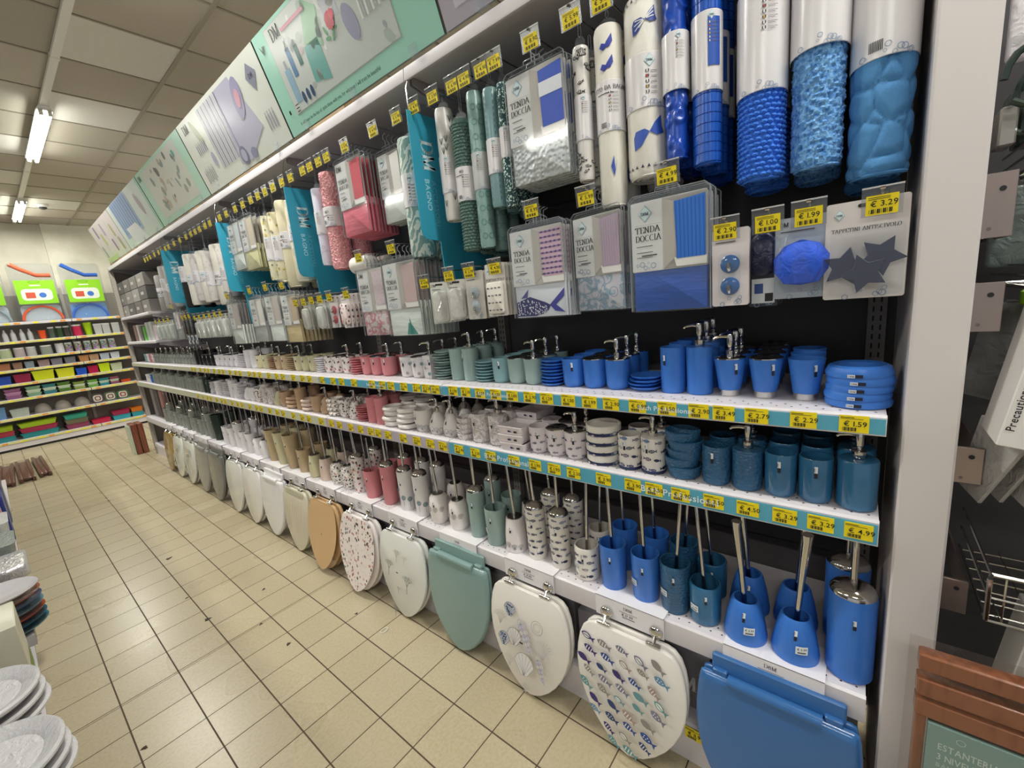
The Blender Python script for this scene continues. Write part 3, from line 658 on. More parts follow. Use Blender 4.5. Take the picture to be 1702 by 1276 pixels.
def upper_shelf():
    G = 'tumblers, holders and dispensers on the upper cup shelf'; D = 'soap dishes on the upper cup shelf'; n = 1; s = 1
    stack(s, 1, -.004, dish('ring', 'blue'), 5, .0165, 'bright blue ring soap dish', D, x=1.215, jit=.001)
    column(s, 2, .096, cup('flare', 'blue'), 'blue flared tumbler on chrome foot', G, 3)
    column(s, 3, .182, cup('flare', 'blue', 'holder'), 'blue flared brush holder on chrome foot', G, 4)
    column(s, 4, .265, cup('flare', 'blue', 'dispenser'), 'blue flared dispenser on chrome foot', G, 3)
    column(s, 5, .342, cup('tall', 'blue', 'dispenser', tag=False), 'tall straight blue dispenser', G, 3)
    column(s, 6, .415, cup('tall', 'blue'), 'tall straight blue tumbler', G, 3)
    stack(s, 7, .499, dish('flat', 'blue'), 4, .0115, 'flat round blue soap dish', D, jit=.003, x=1.238)
    column(s, 8, .588, cup('round', 'blue', 'dispenser', tag=False), 'rounded blue dispenser with chrome top', G, 3)
    column(s, 9, .668, cup('round', 'blue', 'holder', tag=False), 'rounded blue toothbrush holder', G, 3)
    column(s, 10, .748, cup('round', 'blue'), 'rounded translucent blue tumbler', G, 3)
    stack(s, 11, .830, dish('thin', 'blue'), 8, .0115, 'small blue round soap dish', D, jit=.002)
    column(s, 12, .912, cup('round', 'teal', 'dispenser', tag=False), 'grey-green dispenser with chrome top', G, 3)
    column(s, 13, .988, cup('round', 'teal', 'holder', tag=False), 'grey-green toothbrush holder', G, 3)
    column(s, 14, 1.066, cup('round', 'tealblue'), 'translucent teal tumbler', G, 3)
    stack(s, 15, 1.148, dish('thin', 'tealblue'), 7, .012, 'small teal round soap dish', D)
    column(s, 16, 1.230, cup('tall', 'teal', 'dispenser'), 'tall green-grey dispenser with pump', G, 3)
    column(s, 17, 1.306, cup('tall', 'teal', tag=False), 'tall green-grey tumbler', G, 3)
    stack(s, 18, 1.395, dish('thin', 'teal'), 11, .0112, 'thin green-grey soap dish', D, jit=.004)
    column(s, 19, 1.484, cup('square', 'floral', 'dispenser'), 'white flower-printed dispenser', G, 3, rz=PI/4)
    column(s, 20, 1.562, cup('round', 'floral', 'holder'), 'white flower-printed brush holder', G, 2)
    column(s, 21, 1.645, cup('round', 'floral'), 'white flower-printed tumbler', G, 2)
    column(s, 22, 1.797, cup('round', 'pink', 'dispenser'), 'rose pink dispenser with chrome pump', G, 2)
    column(s, 23, 1.890, cup('round', 'pink', 'holder'), 'rose pink toothbrush holder', G, 2)
    column(s, 24, 1.975, cup('round', 'pink'), 'rose pink tumbler', G, 2)
    stack(s, 25, 2.068, dish('thin', 'pink'), 7, .0125, 'rose pink soap dish', D)
    seq = [('terr', 'dispenser', 'terrazzo-patterned dispenser'), ('terr', 'holder', 'terrazzo-patterned toothbrush holder'), ('terr', 'tumbler', 'terrazzo-patterned tumbler'), ('white', 'stack', 'white soap dish'),
           ('cream', 'tumbler', 'cream tumbler'), ('cream', 'holder', 'cream toothbrush holder'), ('cream', 'dispenser', 'cream dispenser'), ('beige', 'stack', 'beige soap dish'), ('beige', 'tumbler', 'beige tumbler'), ('beige', 'dispenser', 'beige dispenser'),
           ('tan', 'stack', 'tan soap dish'), ('cream', 'tumbler', 'pale cream tumbler'), ('cream', 'dispenser', 'pale cream dispenser'), ('white', 'talld', 'tall white dispenser'), ('white', 'tall', 'tall white tumbler'), ('white', 'stack', 'plain white soap dish'), ('white', 'tumbler', 'white tumbler'),
           ('white', 'dispenser', 'white dispenser'), ('white', 'holder', 'white toothbrush holder'), ('white', 'tumbler', 'plain white tumbler'), ('white', 'dispenser', 'plain white dispenser'), ('black', 'tumbler', 'black tumbler'), ('black', 'dispenser', 'black dispenser'), ('black', 'holder', 'black toothbrush holder'), ('black', 'tall', 'tall black tumbler'), ('black', 'talld', 'tall black dispenser')]
    seq += [('grey', 'tumbler', 'grey tumbler'), ('grey', 'dispenser', 'grey dispenser'), ('clear', 'tumbler', 'smoky grey tumbler'), ('clear', 'dispenser', 'smoky grey dispenser')]*5
    y = 2.165; i = 26
    for fin, role, d in seq:
        if y > 6.3: break
        if role == 'stack': stack(s, i, y, dish('thin', fin), 7, .0125, d, D)
        elif role in ('tall', 'talld'): column(s, i, y, cup('tall', fin, 'tumbler' if role == 'tall' else 'dispenser'), d, G, 2)
        else: column(s, i, y, cup('round', fin, role), d, G, 2)
        y += .095 if i < 36 else .108; i += 1
    for fin, d in (('terr', 'speckled white tumbler'), ('pink', 'small pink tumbler'), ('white', 'small white tumbler'), ('tealblue', 'small teal tumbler')):
        if y < 6.9: column(s, i, y, cup('round', fin), d, G, 1)
        y += .11; i += 1
upper_shelf()
def middle_shelf():
    G = 'tumblers, holders and dispensers on the middle cup shelf'; D = 'soap dishes on the middle cup shelf'; s = 2
    column(s, 1, -.012, cup('wide', 'petrol', 'dispenser', tag=False), 'large glossy petrol blue dispenser', G, 2)
    column(s, 2, .066, cup('glossy', 'petrol'), 'glossy petrol blue tumbler', G, 3)
    column(s, 3, .138, cup('glossy', 'petrol', tag=True), 'glossy petrol blue tumbler', G, 3)
    column(s, 4, .212, cup('tex', 'petroltex', 'dispenser', tag=False), 'hammered petrol blue dispenser', G, 2)
    column(s, 5, .287, cup('tex', 'petroltex'), 'hammered petrol blue tumbler', G, 2)
    stack(s, 6, .375, dish('texdish', 'petroltex'), 5, .0255, 'hammered petrol blue soap dish', D, jit=.003, x=1.19)
    column(s, 7, .462, cup('drum', 'fish', 'dispenser', navy=True), 'fish-printed dispenser with navy foot', G, 2)
    column(s, 8, .536, cup('drum', 'fish', navy=True), 'fish-printed tumbler with navy foot', G, 2)
    stack(s, 9, .632, dish('drum', 'fish'), 4, .032, 'fish-printed soap dish with navy foot', D, jit=.001, x=1.2)
    column(s, 10, .728, cup('round', 'fish2', 'dispenser'), 'white dispenser with small fish', G, 2)
    column(s, 11, .802, cup('round', 'fish2', 'holder'), 'white brush holder with small fish', G, 2)
    column(s, 12, .877, cup('round', 'fish2'), 'white tumbler with small fish', G, 2)
    stack(s, 13, .972, dish('square', 'fish2'), 3, .031, 'square white soap dish with fish', D, jit=.002, back=1)
    column(s, 14, 1.072, cup('wide', 'marble', 'dispenser'), 'marbled white dispenser', G, 2)
    column(s, 15, 1.164, cup('wide', 'marble'), 'marbled white tumbler', G, 2)
    stack(s, 16, 1.252, dish('band', 'marble'), 4, .022, 'marbled soap dish', D)
    column(s, 17, 1.336, cup('tear', 'shell', 'dispenser'), 'white teardrop dispenser', G, 3)
    column(s, 18, 1.425, cup('tear', 'shell', 'dispenser'), 'white teardrop dispenser', G, 3)
    column(s, 19, 1.522, cup('bowl', 'shell'), 'white rounded tumbler', G, 2)
    stack(s, 20, 1.634, dish('pebble', 'shell'), 4, .025, 'white pebble-shaped soap dish', D, jit=.004, back=1)
    stack(s, 21, 1.747, dish('pebble', 'shell'), 4, .025, 'white pebble-shaped soap dish', D, jit=.004, back=1)
    column(s, 22, 1.840, cup('tall', 'pink', 'dispenser'), 'tall rose pink dispenser', G, 2)
    column(s, 23, 1.915, cup('tall', 'pink', tag=False), 'tall rose pink tumbler', G, 2)
    stack(s, 24, 1.998, dish('thin', 'pink'), 7, .0112, 'rose pink round soap dish', D)
    column(s, 25, 2.085, cup('tear', 'speck', 'dispenser'), 'black-speckled teardrop dispenser', G, 2)
    column(s, 26, 2.180, cup('bowl', 'speck'), 'black-speckled tumbler', G, 2)
    stack(s, 27, 2.285, dish('pebble', 'speck'), 4, .025, 'black-speckled soap dish', D, jit=.003)
    seq = [('tan', 'teard', 'tan teardrop dispenser'), ('tan', 'bowl', 'tan rounded tumbler'), ('blush', 'stackp', 'blush pebble soap dish'), ('tan', 'talld', 'tall tan dispenser'), ('tan', 'stackp', 'tan pebble soap dish'), ('tan', 'bowl', 'tan bowl-shaped tumbler'), ('cream', 'teard', 'cream teardrop dispenser'),
           ('marble', 'wide', 'grey-marbled tumbler'), ('marble', 'talld', 'grey-marbled dispenser'), ('speck', 'bowl', 'speckled tumbler')]
    seq += [('white', 'bowl', 'white tumbler'), ('white', 'teard', 'white teardrop dispenser'), ('white', 'stack', 'white soap dish'), ('white', 'wide', 'wide white tumbler'), ('white', 'talld', 'tall white dispenser'), ('white', 'stack', 'plain white soap dish'), ('white', 'stack', 'flat white soap dish'), ('white', 'wide', 'straight white tumbler'), ('white', 'stack', 'thin white soap dish')]
    seq += [('dkgreen', 'wide', 'dark green tumbler'), ('dkgreen', 'talld', 'tall dark green dispenser')]+[('clear', 'wide', 'smoky clear tumbler'), ('clear', 'talld', 'smoky clear dispenser'), ('grey', 'wide', 'grey straight tumbler')]*6
    y = 2.39; i = 28
    for fin, role, d in seq:
        if y > 6.3: break
        if role == 'stack': stack(s, i, y, dish('thin', fin), 9, .0115, d, D)
        elif role == 'stackp': stack(s, i, y, dish('pebble', fin), 3, .025, d, D)
        else: column(s, i, y, cup({'teard': 'tear', 'bowl': 'bowl', 'talld': 'tall', 'wide': 'wide'}[role], fin, 'dispenser' if role in ('teard', 'talld') else 'tumbler'), d, G, 2)
        y += .105; i += 1
    for fin, d in (('blue', 'small blue tumbler'), ('white', 'small white tumbler'), ('white', 'last white tumbler')):
        column(s, i, y, cup('round', fin), d, G, 1); y += .11; i += 1
middle_shelf()
def low_shelf():
    G = 'toilet brushes in holders on the low shelf'; s = 3
    T = [(-.018, 'dome', 'blue', (0, 0), .385, None, 'tall bright blue cylinder toilet brush'), (.094, 'taper', 'blue', (-.01, -.02), .36, '5.99', 'bright blue tapered toilet brush'), (.212, 'taper', 'blue', (.0, .025), .345, '5.99', 'bright blue tapered toilet brush'),
     (.322, 'cup', 'petrol', (.02, .03), .40, '6.99', 'glossy teal-blue short toilet brush'), (.41, 'cyl', 'petroltex', (.01, -.02), .39, '8.90', 'hammered dark blue toilet brush'), (.505, 'cyl', 'blue', (.0, .01), .39, '3.90', 'straight blue toilet brush'), (.618, 'cyl', 'blue', (.01, .015), .385, None, 'straight blue toilet brush'),
     (.72, 'cup', 'fish', (.01, -.01), .39, '6.99', 'short fish-printed toilet brush'), (.832, 'tall', 'fish', (0, .0), .39, '8.99', 'tall fish-printed toilet brush with chrome lid'), (.94, 'tall', 'fish', (0, .01), .39, None, 'tall fish-printed toilet brush with chrome lid'),
     (1.045, 'pear', 'pearl', (0, .02), .39, None, 'pearly shell-printed toilet brush'), (1.150, 'cyl', 'teal', (.01, .02), .39, '5.90', 'short grey-green toilet brush'), (1.255, 'tall', 'teal', (0, .0), .39, None, 'tall grey-green toilet brush with chrome lid'),
     (1.376, 'barrel', 'dot', (0, .01), .385, None, 'white barrel toilet brush with pale leaf'), (1.51, 'barrel', 'dot', (0, .02), .38, None, 'white barrel toilet brush with pale leaf'), (1.63, 'tall', 'coral', (0, .01), .39, None, 'tall white coral-print toilet brush'),
     (1.752, 'tall', 'coral', (0, 0), .39, None, 'tall white coral-print toilet brush'), (1.9, 'tall', 'pink', (0, 0), .39, None, 'tall rose pink toilet brush'), (2.055, 'cyl', 'pink', (.02, .03), .33, '4.90', 'rose pink cylinder toilet brush'),
     (2.185, 'tall', 'terr', (0, .02), .39, None, 'tall terrazzo toilet brush'), (2.30, 'barrel', 'speck', (0, .01), .39, None, 'black-speckled barrel toilet brush'), (2.42, 'barrel', 'speck', (0, .01), .39, None, 'black-speckled barrel toilet brush'),
     (2.56, 'pear', 'blush', (0, 0), .39, None, 'blush lidded toilet brush'), (2.7, 'pear', 'cream', (0, .01), .39, None, 'cream lidded toilet brush'), (2.85, 'cyl', 'beige', (0, .02), .38, None, 'beige cylinder toilet brush'), (3.02, 'flared', 'beige', (0, .01), .39, None, 'tall flared beige toilet brush'),
     (3.17, 'flared', 'cream', (0, .01), .39, None, 'tall flared cream toilet brush'), (3.32, 'flared', 'beige', (0, 0), .37, None, 'tall flared beige toilet brush'), (3.47, 'barrel', 'white', (.03, .05), .36, None, 'round white toilet brush'), (3.6, 'barrel', 'white', (.03, .05), .36, None, 'round white toilet brush'),
     (3.74, 'cyl', 'white', (0, .02), .38, None, 'straight white toilet brush'), (3.87, 'cyl', 'white', (0, .0), .38, None, 'straight white toilet brush'), (4.0, 'tall', 'white', (0, 0), .39, None, 'tall white toilet brush'), (4.14, 'cyl', 'white', (0, .01), .38, None, 'straight white toilet brush'), (4.27, 'cyl', 'white', (0, 0), .38, None, 'straight white toilet brush'),
     (4.5, 'flared', 'dkgreen', (0, 0), .37, None, 'tall dark green-black toilet brush'), (4.66, 'flared', 'grey', (0, 0), .37, None, 'tall grey toilet brush')]
    for k in range(11): T.append((4.8+.14*k, 'cyl' if k % 3 else 'tall', 'clear' if k % 2 else 'grey', (0, .02), .37, None, 'smoky grey toilet brush'))
    for i, (y, kind, fin, lean, zt, pr, d) in enumerate(T):
        for r_ in range(2):
            x = XC[3]+.012*(kind in ('taper',))*-1 + .125*r_
            put(brush(kind, fin, lean, zt, pr), (x, y+.012*r_, ZS[3]), f'{d}, {ordinal(i+1)} column from post, {ROWN[r_]}', G, (0, 0, random.uniform(-.1, .1)-(.15 if kind == 'taper' else 0)))
low_shelf()
# price tags on the shelf lips
U1 = [('1.59', 0.0), ('2.29', 0.089), ('2.79', 0.182), ('3.49', 0.254), ('2.90', 0.313), ('1.50', 0.394), ('0.99', 0.477), ('2.90', 0.558), ('1.99', 0.629), ('1.50', 0.704), ('1.29', 0.786), ('2.90', 0.855), ('1.80', 0.931), ('1.50', 1.007), ('1.29', 1.084), ('2.50', 1.16), ('1.90', 1.229), ('1.90', 1.334), ('2.29', 1.392), ('3.29', 1.455), ('1.90', 1.542), ('1.49', 1.636), ('1.49', 1.703), ('1.90', 1.786), ('2.29', 1.943)]
U2 = [('4.99', -0.019), ('3.29', 0.049), ('3.29', 0.119), ('4.50', 0.198), ('3.50', 0.278), ('2.90', 0.363), ('5.50', 0.437), ('3.90', 0.501), ('3.90', 0.596), ('2.50', 0.703), ('1.90', 0.778), ('1.90', 0.857), ('1.90', 0.951), ('4.90', 1.064), ('3.50', 1.146), ('2.90', 1.237), ('3.90', 1.334), ('2.29', 1.413), ('1.90', 1.504), ('3.90', 1.603), ('2.90', 1.719), ('2.90', 1.801), ('1.90', 1.864), ('2.29', 1.954), ('3.29', 2.046)]
for nm, U, zc, st in (('upper cup shelf', U1, 1.178, 2.06), ('middle cup shelf', U2, .934, 2.16)):
    U = list(U); y = st; k = 0
    while y < 4.6: U.append((['1.90', '2.29', '2.90', '1.49', '3.90'][k % 5], y)); y += .085+.03*(k % 3); k += 1
    for i, (p, y) in enumerate(U):
        ym = y
        for e in BAYS[1:-1]:
            if abs(ym-e) < .03: ym = e+(.032 if ym >= e else -.032)
        put(tagspec(p), (1.1163, ym, zc), f'price tag reading €{p} on the {nm} edge, {ordinal(i+1)} from the post', 'price tags on the shelf edges')

# ------------------------------------------------------------------ goods hanging on hooks
@cached
def hook(price, big=False):
    sp = Spec('display_hook', 'display hook'); b = MB(); L = BX-1.13
    b.tube([(L, 0, .008), (.02, 0, 0), (.004, 0, .002), (0, 0, .008)], .0022, CHROME, 6); sp.part('rod', b)
    h = MB(); T = Matrix.Translation((-.002, 0, 0)) @ Matrix.Rotation(-.12, 4, 'Y'); h.T = T; h.box((-.001, -.031, -.042), (.0, .031, .012), M('b9bcc2', .15, 0, '', 0, .45)); h.box((-.002, -.031, .0095), (.001, .031, .0125), M('c9cacc', .3)); h.tube([(-.004, -.004, .008), (-.004, .004, .008)], .003, CHROME, 6)
    q = MB(); q.T = T; q.box((-.0022, -.024, -.040), (-.0012, .024, -.004), YEL); A = Art(); A.T = None
    for v in (-.0085, -.0115): A.rect(-.021, v, .012, v+.0011, INK, 1)
    A.text('€ '+price, -.017, -.0245, .0105, INK, 1)
    for i in range(12): A.rect(-.019+i*.003, -.037, -.019+i*.003+.0008+.0009*((i*5) % 3), -.029, INK, 1)
    q.art(A, flat(-.0022)); sp.part('tag_holder', h, [('price_label', q)]); return sp
HK = [0]
def puthook(y, z, price, where, group='hooks with price tags'):
    HK[0] += 1; put(hook(price), (1.13, y, z), f'wire hook with yellow €{price} tag {where}', group)
def lorem(A, u, v, w, n, dv, h=.0016, col='6a6468', l=3):
    R = random.Random(n*7+int(u*1000))
    for i in range(n): A.rect(u, v-i*dv, u+w*R.uniform(.55, 1), v-i*dv+h, col, l)
def bubbles(A, u0, u1, v, k=6, l=3, s=1):
    R = random.Random(k)
    for i in range(k): u = u0+(u1-u0)*R.random(); vv = v+R.uniform(-.006, .012)*s; r = R.uniform(.002, .0065)*s; A.ring(u, vv, r, r*.25, '7f93b0', l, 10)
def card_art(A, w, v1, v0, pic, style, dm=False):
    u0 = -w/2; split = u0+w*.44; H = v1-v0
    A.rect(u0, v0, w/2, v1, 'ece9e6', 1); A.rect(split, v0, w/2, v1, 'cbc6c0', 2); A.poly([(split, v1), (split+w*.2, v1-H*.1), (split+w*.2, v0+H*.2), (split, v0)], 'b9b3ac', 3)
    A.poly([(split+w*.17, v0+H*.02), (w/2-w*.01, v0+H*.02), (w/2-w*.01, v0+H*.14), (split+w*.14, v0+H*.15)], 'efece8', 4)
    a, b = split+w*.15, w/2-w*.02; top, bot = v1-H*.05, v0+H*.13
    A.poly([(a, top-H*.03), (b, top), (b, bot), (a+w*.03, bot)], pic, 5)
    if style == 'pleat':
        n = 8
        for i in range(n): x = a+(b-a)*(i+.5)/n; A.line([(x, top-H*.03), (x+w*.008, bot+H*.01)], w*.012, 'b24a58' if pic == 'd9606e' else ('1f5ab8' if pic == '2c70cc' else 'b5a2a6'), 6)
    elif style == 'stripe': A.rect(a, bot+(top-bot)*.52, b, bot+(top-bot)*.76, 'd8dce6', 6)
    elif style == 'fish':
        for i in range(5):
            for j in range(9): A.fish(a+(b-a)*(i+.5)/5, bot+(top-bot)*(j+.5)/9, w*.075, '5a4a80', 6, 0, 0 if j % 2 else PI)
    elif style == 'dots':
        R = random.Random(3)
        for i in range(60): A.disc(a+(b-a)*R.random(), bot+(top-bot)*R.random(), w*.008, R.choice(('8c7f86', 'b98a92')), 6, n=5)
    (A.dm(u0+w*.06, v1-H*.17, H*.1, INK, 3) if dm else A.logo(u0+w*.2, v1-H*.17, H*.105, 2))
    k = H*.085; c = min(1, w*.36/(4.3*k))
    A.serif('TENDA', u0+w*.06, v1-H*.44, k, INK, 3, c); A.serif('DOCCIA', u0+w*.06, v1-H*.56, k, INK, 3, c*.92)
    A.rect(u0+w*.06, v1-H*.33, split-w*.03, v1-H*.327, '8a8488', 3)
    for q in (.64, .73, .8): lorem(A, u0+w*.07, v1-H*q, w*.3, 1, .01, H*.011)
    lorem(A, u0+w*.14, v1-H*.78, w*.22, 1, .01, H*.017, '3a3438'); bubbles(A, u0+w*.05, split+w*.05, v0+H*.07, 7, 7, H/.17)
FAB = {'blue': M('1f57b8', .45, 0, 'fold'), 'bubble': M('dde0e0', .25, 0, 'bubble'), 'lilac': M('d6d2da', .4, 0, 'blot:26:8fa9bf'), 'fishw': M('e4e6ec', .45), 'pinkf': M('ec6f84', .5, 0, 'fold'), 'white': M('e6ebe4', .5, 0, 'fold'),
       'floralf': M('e6dcd9', .5, 0, 'blot:24:d58a98'), 'beigef': M('d8c08e', .5, 0, 'fold'), 'yellowf': M('ddd7a0', .5, 0, 'fold'), 'greyf': M('a9a9a6', .5, 0, 'fold'), 'dark': M('23383c', .5, 0, 'fold')}
@cached
def pack(w, h, fab, pic, style, dm=False, extra=''):
    """shower curtain in a clear sleeve: origin at the hook"""
    sp = Spec('shower_curtain_pack', 'shower curtain'); t = -.055; bot = t-h; spl = t-h*.63; th = .013
    s = MB(); s.slab(rr(-w/2-.006, bot-.003, w/2+.006, t+.016, .012), -.0015, 0, CLEAR, 0)
    for P in ([(-.0005, w/2+.006, bot), (-.0005, w/2+.006, t+.006), (-.0005, w/2-.006, t+.016), (-.0005, -w/2+.006, t+.016), (-.0005, -w/2-.006, t+.006), (-.0005, -w/2-.006, bot)],): s.tube(P, .0016, M('9fa4aa', .15, 0, '', 0, .6), 5)
    sp.part('clear_sleeve', s)
    g = MB(); g.tube([(0, 0, t+.014), (0, 0, -.012), (0, .012, -.002), (0, .01, .012), (0, -.006, .016)], .0022, M('a9adb2', .15, 0, '', 0, .6), 6); g.tube([(0, -.03, t+.016), (0, -.028, t+.026), (0, .028, t+.026), (0, .03, t+.016)], .0016, M('9fa4aa', .15, 0, '', 0, .6), 5); sp.part('hanger', g)
    c = MB(); c.slab(rr(-w/2, spl, w/2, t, .004), .0012, .0035, M('ece9e6', .35)); A = Art(); card_art(A, w, t-.001, spl+.001, pic, style, dm); c.art(A, flat(.0012)); sp.part('card_insert', c)
    f = MB(); f.slab(rr(-w/2+.002, bot, w/2-.002, spl+.03, .003), .004, .004+th, FAB[fab], .0025)
    A = Art()
    if extra == 'bigfish':
        A.poly([(-w/2+.004, bot+.004), (-w/2+.004, bot+.05), (-w*.2, bot+.066), (w*.1, bot+.045), (w*.2, bot+.035), (w*.12, bot+.012), (-w*.1, bot+.003)], '272a6e', 1)
        R = random.Random(2)
        for i in range(120):
            a, q = R.random(), R.random(); A.disc(-w/2+.008+a*w*.6, bot+.008+q*(.052-.03*a*a), .0017, 'eceef4', 2, n=5, ry=.0028, rot=.5)
        A.poly([(w*.18, bot+.036), (w/2-.006, bot+.085), (w/2-.008, bot+.06), (w*.3, bot+.036), (w/2-.006, bot+.01), (w*.28, bot+.016)], '3a37a0', 3); A.poly([(-w*.38, bot+.062), (-w*.22, bot+.09), (-w*.25, bot+.064)], '4a4690', 3)
    elif extra == 'tealleaf': A.poly([(w*.0, bot+.004), (w*.08, bot+.055), (w*.2, bot+.04), (w*.34, bot+.004)], '4f9c93', 1); A.poly([(w*.1, bot+.004), (w*.13, bot+.078), (w*.22, bot+.004)], '3c8a80', 2)
    elif extra == 'cards':
        for i in range(4): A.ring(-w*.3+i*w*.2, bot+.03+.02*(i % 2), .014, .0015, '7f9ab4', 1)
    f.art(A, flat(.004)); sp.part('folded_curtain', f); return sp
def roll_fn(kind):
    if kind == 'shag': return lambda r, z, a: r+.0045*noise.noise(Vector((math.cos(a)*7, math.sin(a)*7, z*170)))+.004*noise.noise(Vector((math.cos(a)*16, math.sin(a)*16, z*260)))
    if kind == 'cobble':
        def f(r, z, a):
            d = noise.voronoi(Vector((math.cos(a)*r*17, math.sin(a)*r*17, z*17)))[0]; return r-.006+.007*min(1, (d[1]-d[0])*3.2)**.5
        return f
    if kind == 'smooth': return lambda r, z, a: r+.0035*noise.noise(Vector((math.cos(a)*2, math.sin(a)*2, z*14)))
    if kind == 'ringmat': return lambda r, z, a: r-.003+.004*math.exp(-((noise.voronoi(Vector((math.cos(a)*r*24, math.sin(a)*r*24, z*24)))[0][0]-.36)/.12)**2)
    return None
@cached
def roll(kind, w, h, col, lab=(.35, .6), text='', deco='', depth=1.15, seed=0, up=.044):
    """rolled mat hanging from a hook by a plastic tab; origin at the top centre of the roll"""
    sp = Spec('rolled_bath_mat', 'bath mat'); r = w/2; b = MB()
    rough, k2 = (.85, {'shag': 'shag', 'smooth': 'fabric', 'bobble': 'foam', 'glitter': 'glitter', 'leaf': 'leaf', 'cobble': 'foam', 'towel': 'fabric'}.get(kind, '')) if kind not in ('grid', 'ringmat', 'pvc') else (.28, '')
    mt = M(col, rough, 0, k2) if not deco.startswith('blot') else M(col, .6, 0, deco)
    nz = {'shag': 110, 'smooth': 26, 'cobble': 110, 'ringmat': 120}.get(kind, 3); na = {'shag': 72, 'smooth': 40, 'cobble': 90, 'ringmat': 90}.get(kind, 28)
    if kind == 'grid': prof = []; n = int(h/.021); prof = [(r*.9, -h)]+[p for i in range(n) for p in ((r-.0016, -h+i*.021+.0004), (r-.0016, -h+i*.021+.0016), (r, -h+i*.021+.0019), (r, -h+i*.021+.0208))]+[(r*.93, 0)]
    else: prof = [(r*.93, -h), (r, -h+.01)]+[(r, -h+.01+(h-.02)*i/nz) for i in range(1, nz)]+[(r, -.01), (r*.93, 0)]
    fn = roll_fn(kind)
    if kind == 'grid': fn = lambda r_, z, a: r_-.0014*(int(round(a/(2*PI)*60)) % 6 == 0)
    b.lathe(prof, mt, na if kind != 'grid' else 60, sx=depth, fn=fn)
    # spiral end seen from below
    sp_ = [((.2+.75*i/40)*r*math.cos(i*.42)*depth, (.2+.75*i/40)*r*math.sin(i*.42), -h-.002) for i in range(41)]; b.tube(sp_, r*.07, mt, 5)
    if kind == 'bobble':
        R = random.Random(1); nr = int(2*PI*r/.0125); nzz = int(h/.0105)
        for i in range(nzz):
            for j in range(nr):
                a = 2*PI*(j+.5*(i % 2))/nr+R.uniform(-.06, .06)
                if math.cos(a) > .45: continue
                z = -h+.006+i*.0105+R.uniform(-.001, .001)
                if lab and -h*lab[1]+.004 < z < -h*lab[0]-.004: continue
                cx, cy = r*depth*math.cos(a), r*math.sin(a); q = .0068
                b.add([(cx+dx*q, cy+dy*q, z+dz*q*.85) for dx, dy, dz in ((0, 0, -1), (1, 0, 0), (0, 1, 0), (-1, 0, 0), (0, -1, 0), (0, 0, 1), (.7, .7, .4), (-.7, .7, .4), (-.7, -.7, .4), (.7, -.7, .4), (.7, .7, -.4), (-.7, .7, -.4), (-.7, -.7, -.4), (.7, -.7, -.4))],
                      [(0, 11, 2, 10), (0, 12, 3, 11), (0, 13, 4, 12), (0, 10, 1, 13), (5, 6, 2, 7), (5, 7, 3, 8), (5, 8, 4, 9), (5, 9, 1, 6), (10, 2, 6, 1), (11, 3, 7, 2), (12, 4, 8, 3), (13, 1, 9, 4)], mt)
    A = Art(); mp = lambda u, v, l: (-(r+.0012+.0006*l)*math.cos(u/r)*depth, -(r+.0012+.0006*l)*math.sin(u/r), v)
    R = random.Random(seed)
    if deco == 'whale':
        for cu_, cv, s, c in ((.004, -h*.15, .85, '2f4a9a'), (.008, -h*.76, 1.12, '2f55b4')):
            q = w*.34*s; st = 1 if c == '2f4a9a' else 0
            P1 = [(0, 0), (.3, .5), (.75, .95), (.8, .3), (.95, -.1), (.45, -.25)]; P2 = [(0, 0), (-.3, .2), (-.9, .15), (-1.05, -.2), (-1.0, -1.0), (-.5, -.75), (-.2, -.3)]
            for P in (P1, P2): A.poly([(cu_+a*q, cv+b_*q) for a, b_ in P], c, 1)
            if st:
                for a, b_ in ((.7, .8), (.72, .5), (.75, .2), (-.85, .05), (-.9, -.3), (-.85, -.7), (-.5, -.55)): A.line([(cu_+a*q*.15, cv+b_*q*.15), (cu_+a*q*.92, cv+b_*q*.92)], .0022, 'e4e6ea', 2)
                for P in ():
                    mu, mv = sum(p[0] for p in P)/len(P), sum(p[1] for p in P)/len(P)
                    for e in (.72, .4): A.poly([(cu_+(mu+(a-mu)*e)*q, cv+(mv+(b_-mv)*e)*q) for a, b_ in P], 'e4e6ea' if e > .5 else c, 2 if e > .5 else 3)
        for i in range(9):
            for vv in (-.016, -h+.016): u = -w*.6+i*w*.15; A.poly([(u, vv), (u+.008, vv), (u+.004, vv+.008)], '2a2c48', 1)
    elif deco == 'fishes':
        for v in (-h*.13, -h*.24): A.poly([(-.006, v), (.0, v+.012), (.014, v+.03), (.016, v+.012), (.008, v)], '2b3ca0', 1); A.poly([(.006, v+.004), (-.012, v+.012), (-.018, v+.002), (-.008, v-.006)], '2b3ca0', 1)
        A.poly([(.0, -h*.78), (.008, -h*.72), (.01, -h*.8), (.016, -h*.74), (.008, -h*.84)], '3050b0', 1)
    elif deco == 'zebra':
        for i in range(26): u = R.uniform(-r*1.3, r*1.3); v = -h*R.choice((R.uniform(.03, .42), R.uniform(.75, .97))); A.fish(u, v, R.uniform(.014, .024), '1d1d26', 1, 1, R.uniform(-.5, .5))
    elif deco == 'reef':
        for i in range(9):
            u = R.uniform(-r*1.2, r*1.2); v = -h*R.choice((R.uniform(.05, .42), R.uniform(.75, .95)))
            for a in range(4): A.line([(u, v-.014), (u+.009*math.sin((a-1.5)*.6), v+.008)], .0014, '4b5654', 1)
    elif deco == 'swirl':
        for i in range(int(h/.045)):
            for u in (-r*.8, r*.15, r*.95): A.ring(u, -.03-i*.045-.02*(u > 0), .009, .0016, '4f8880' if col != '1f57b8' else '163f8e', 1, 10)
    elif deco == 'dash':
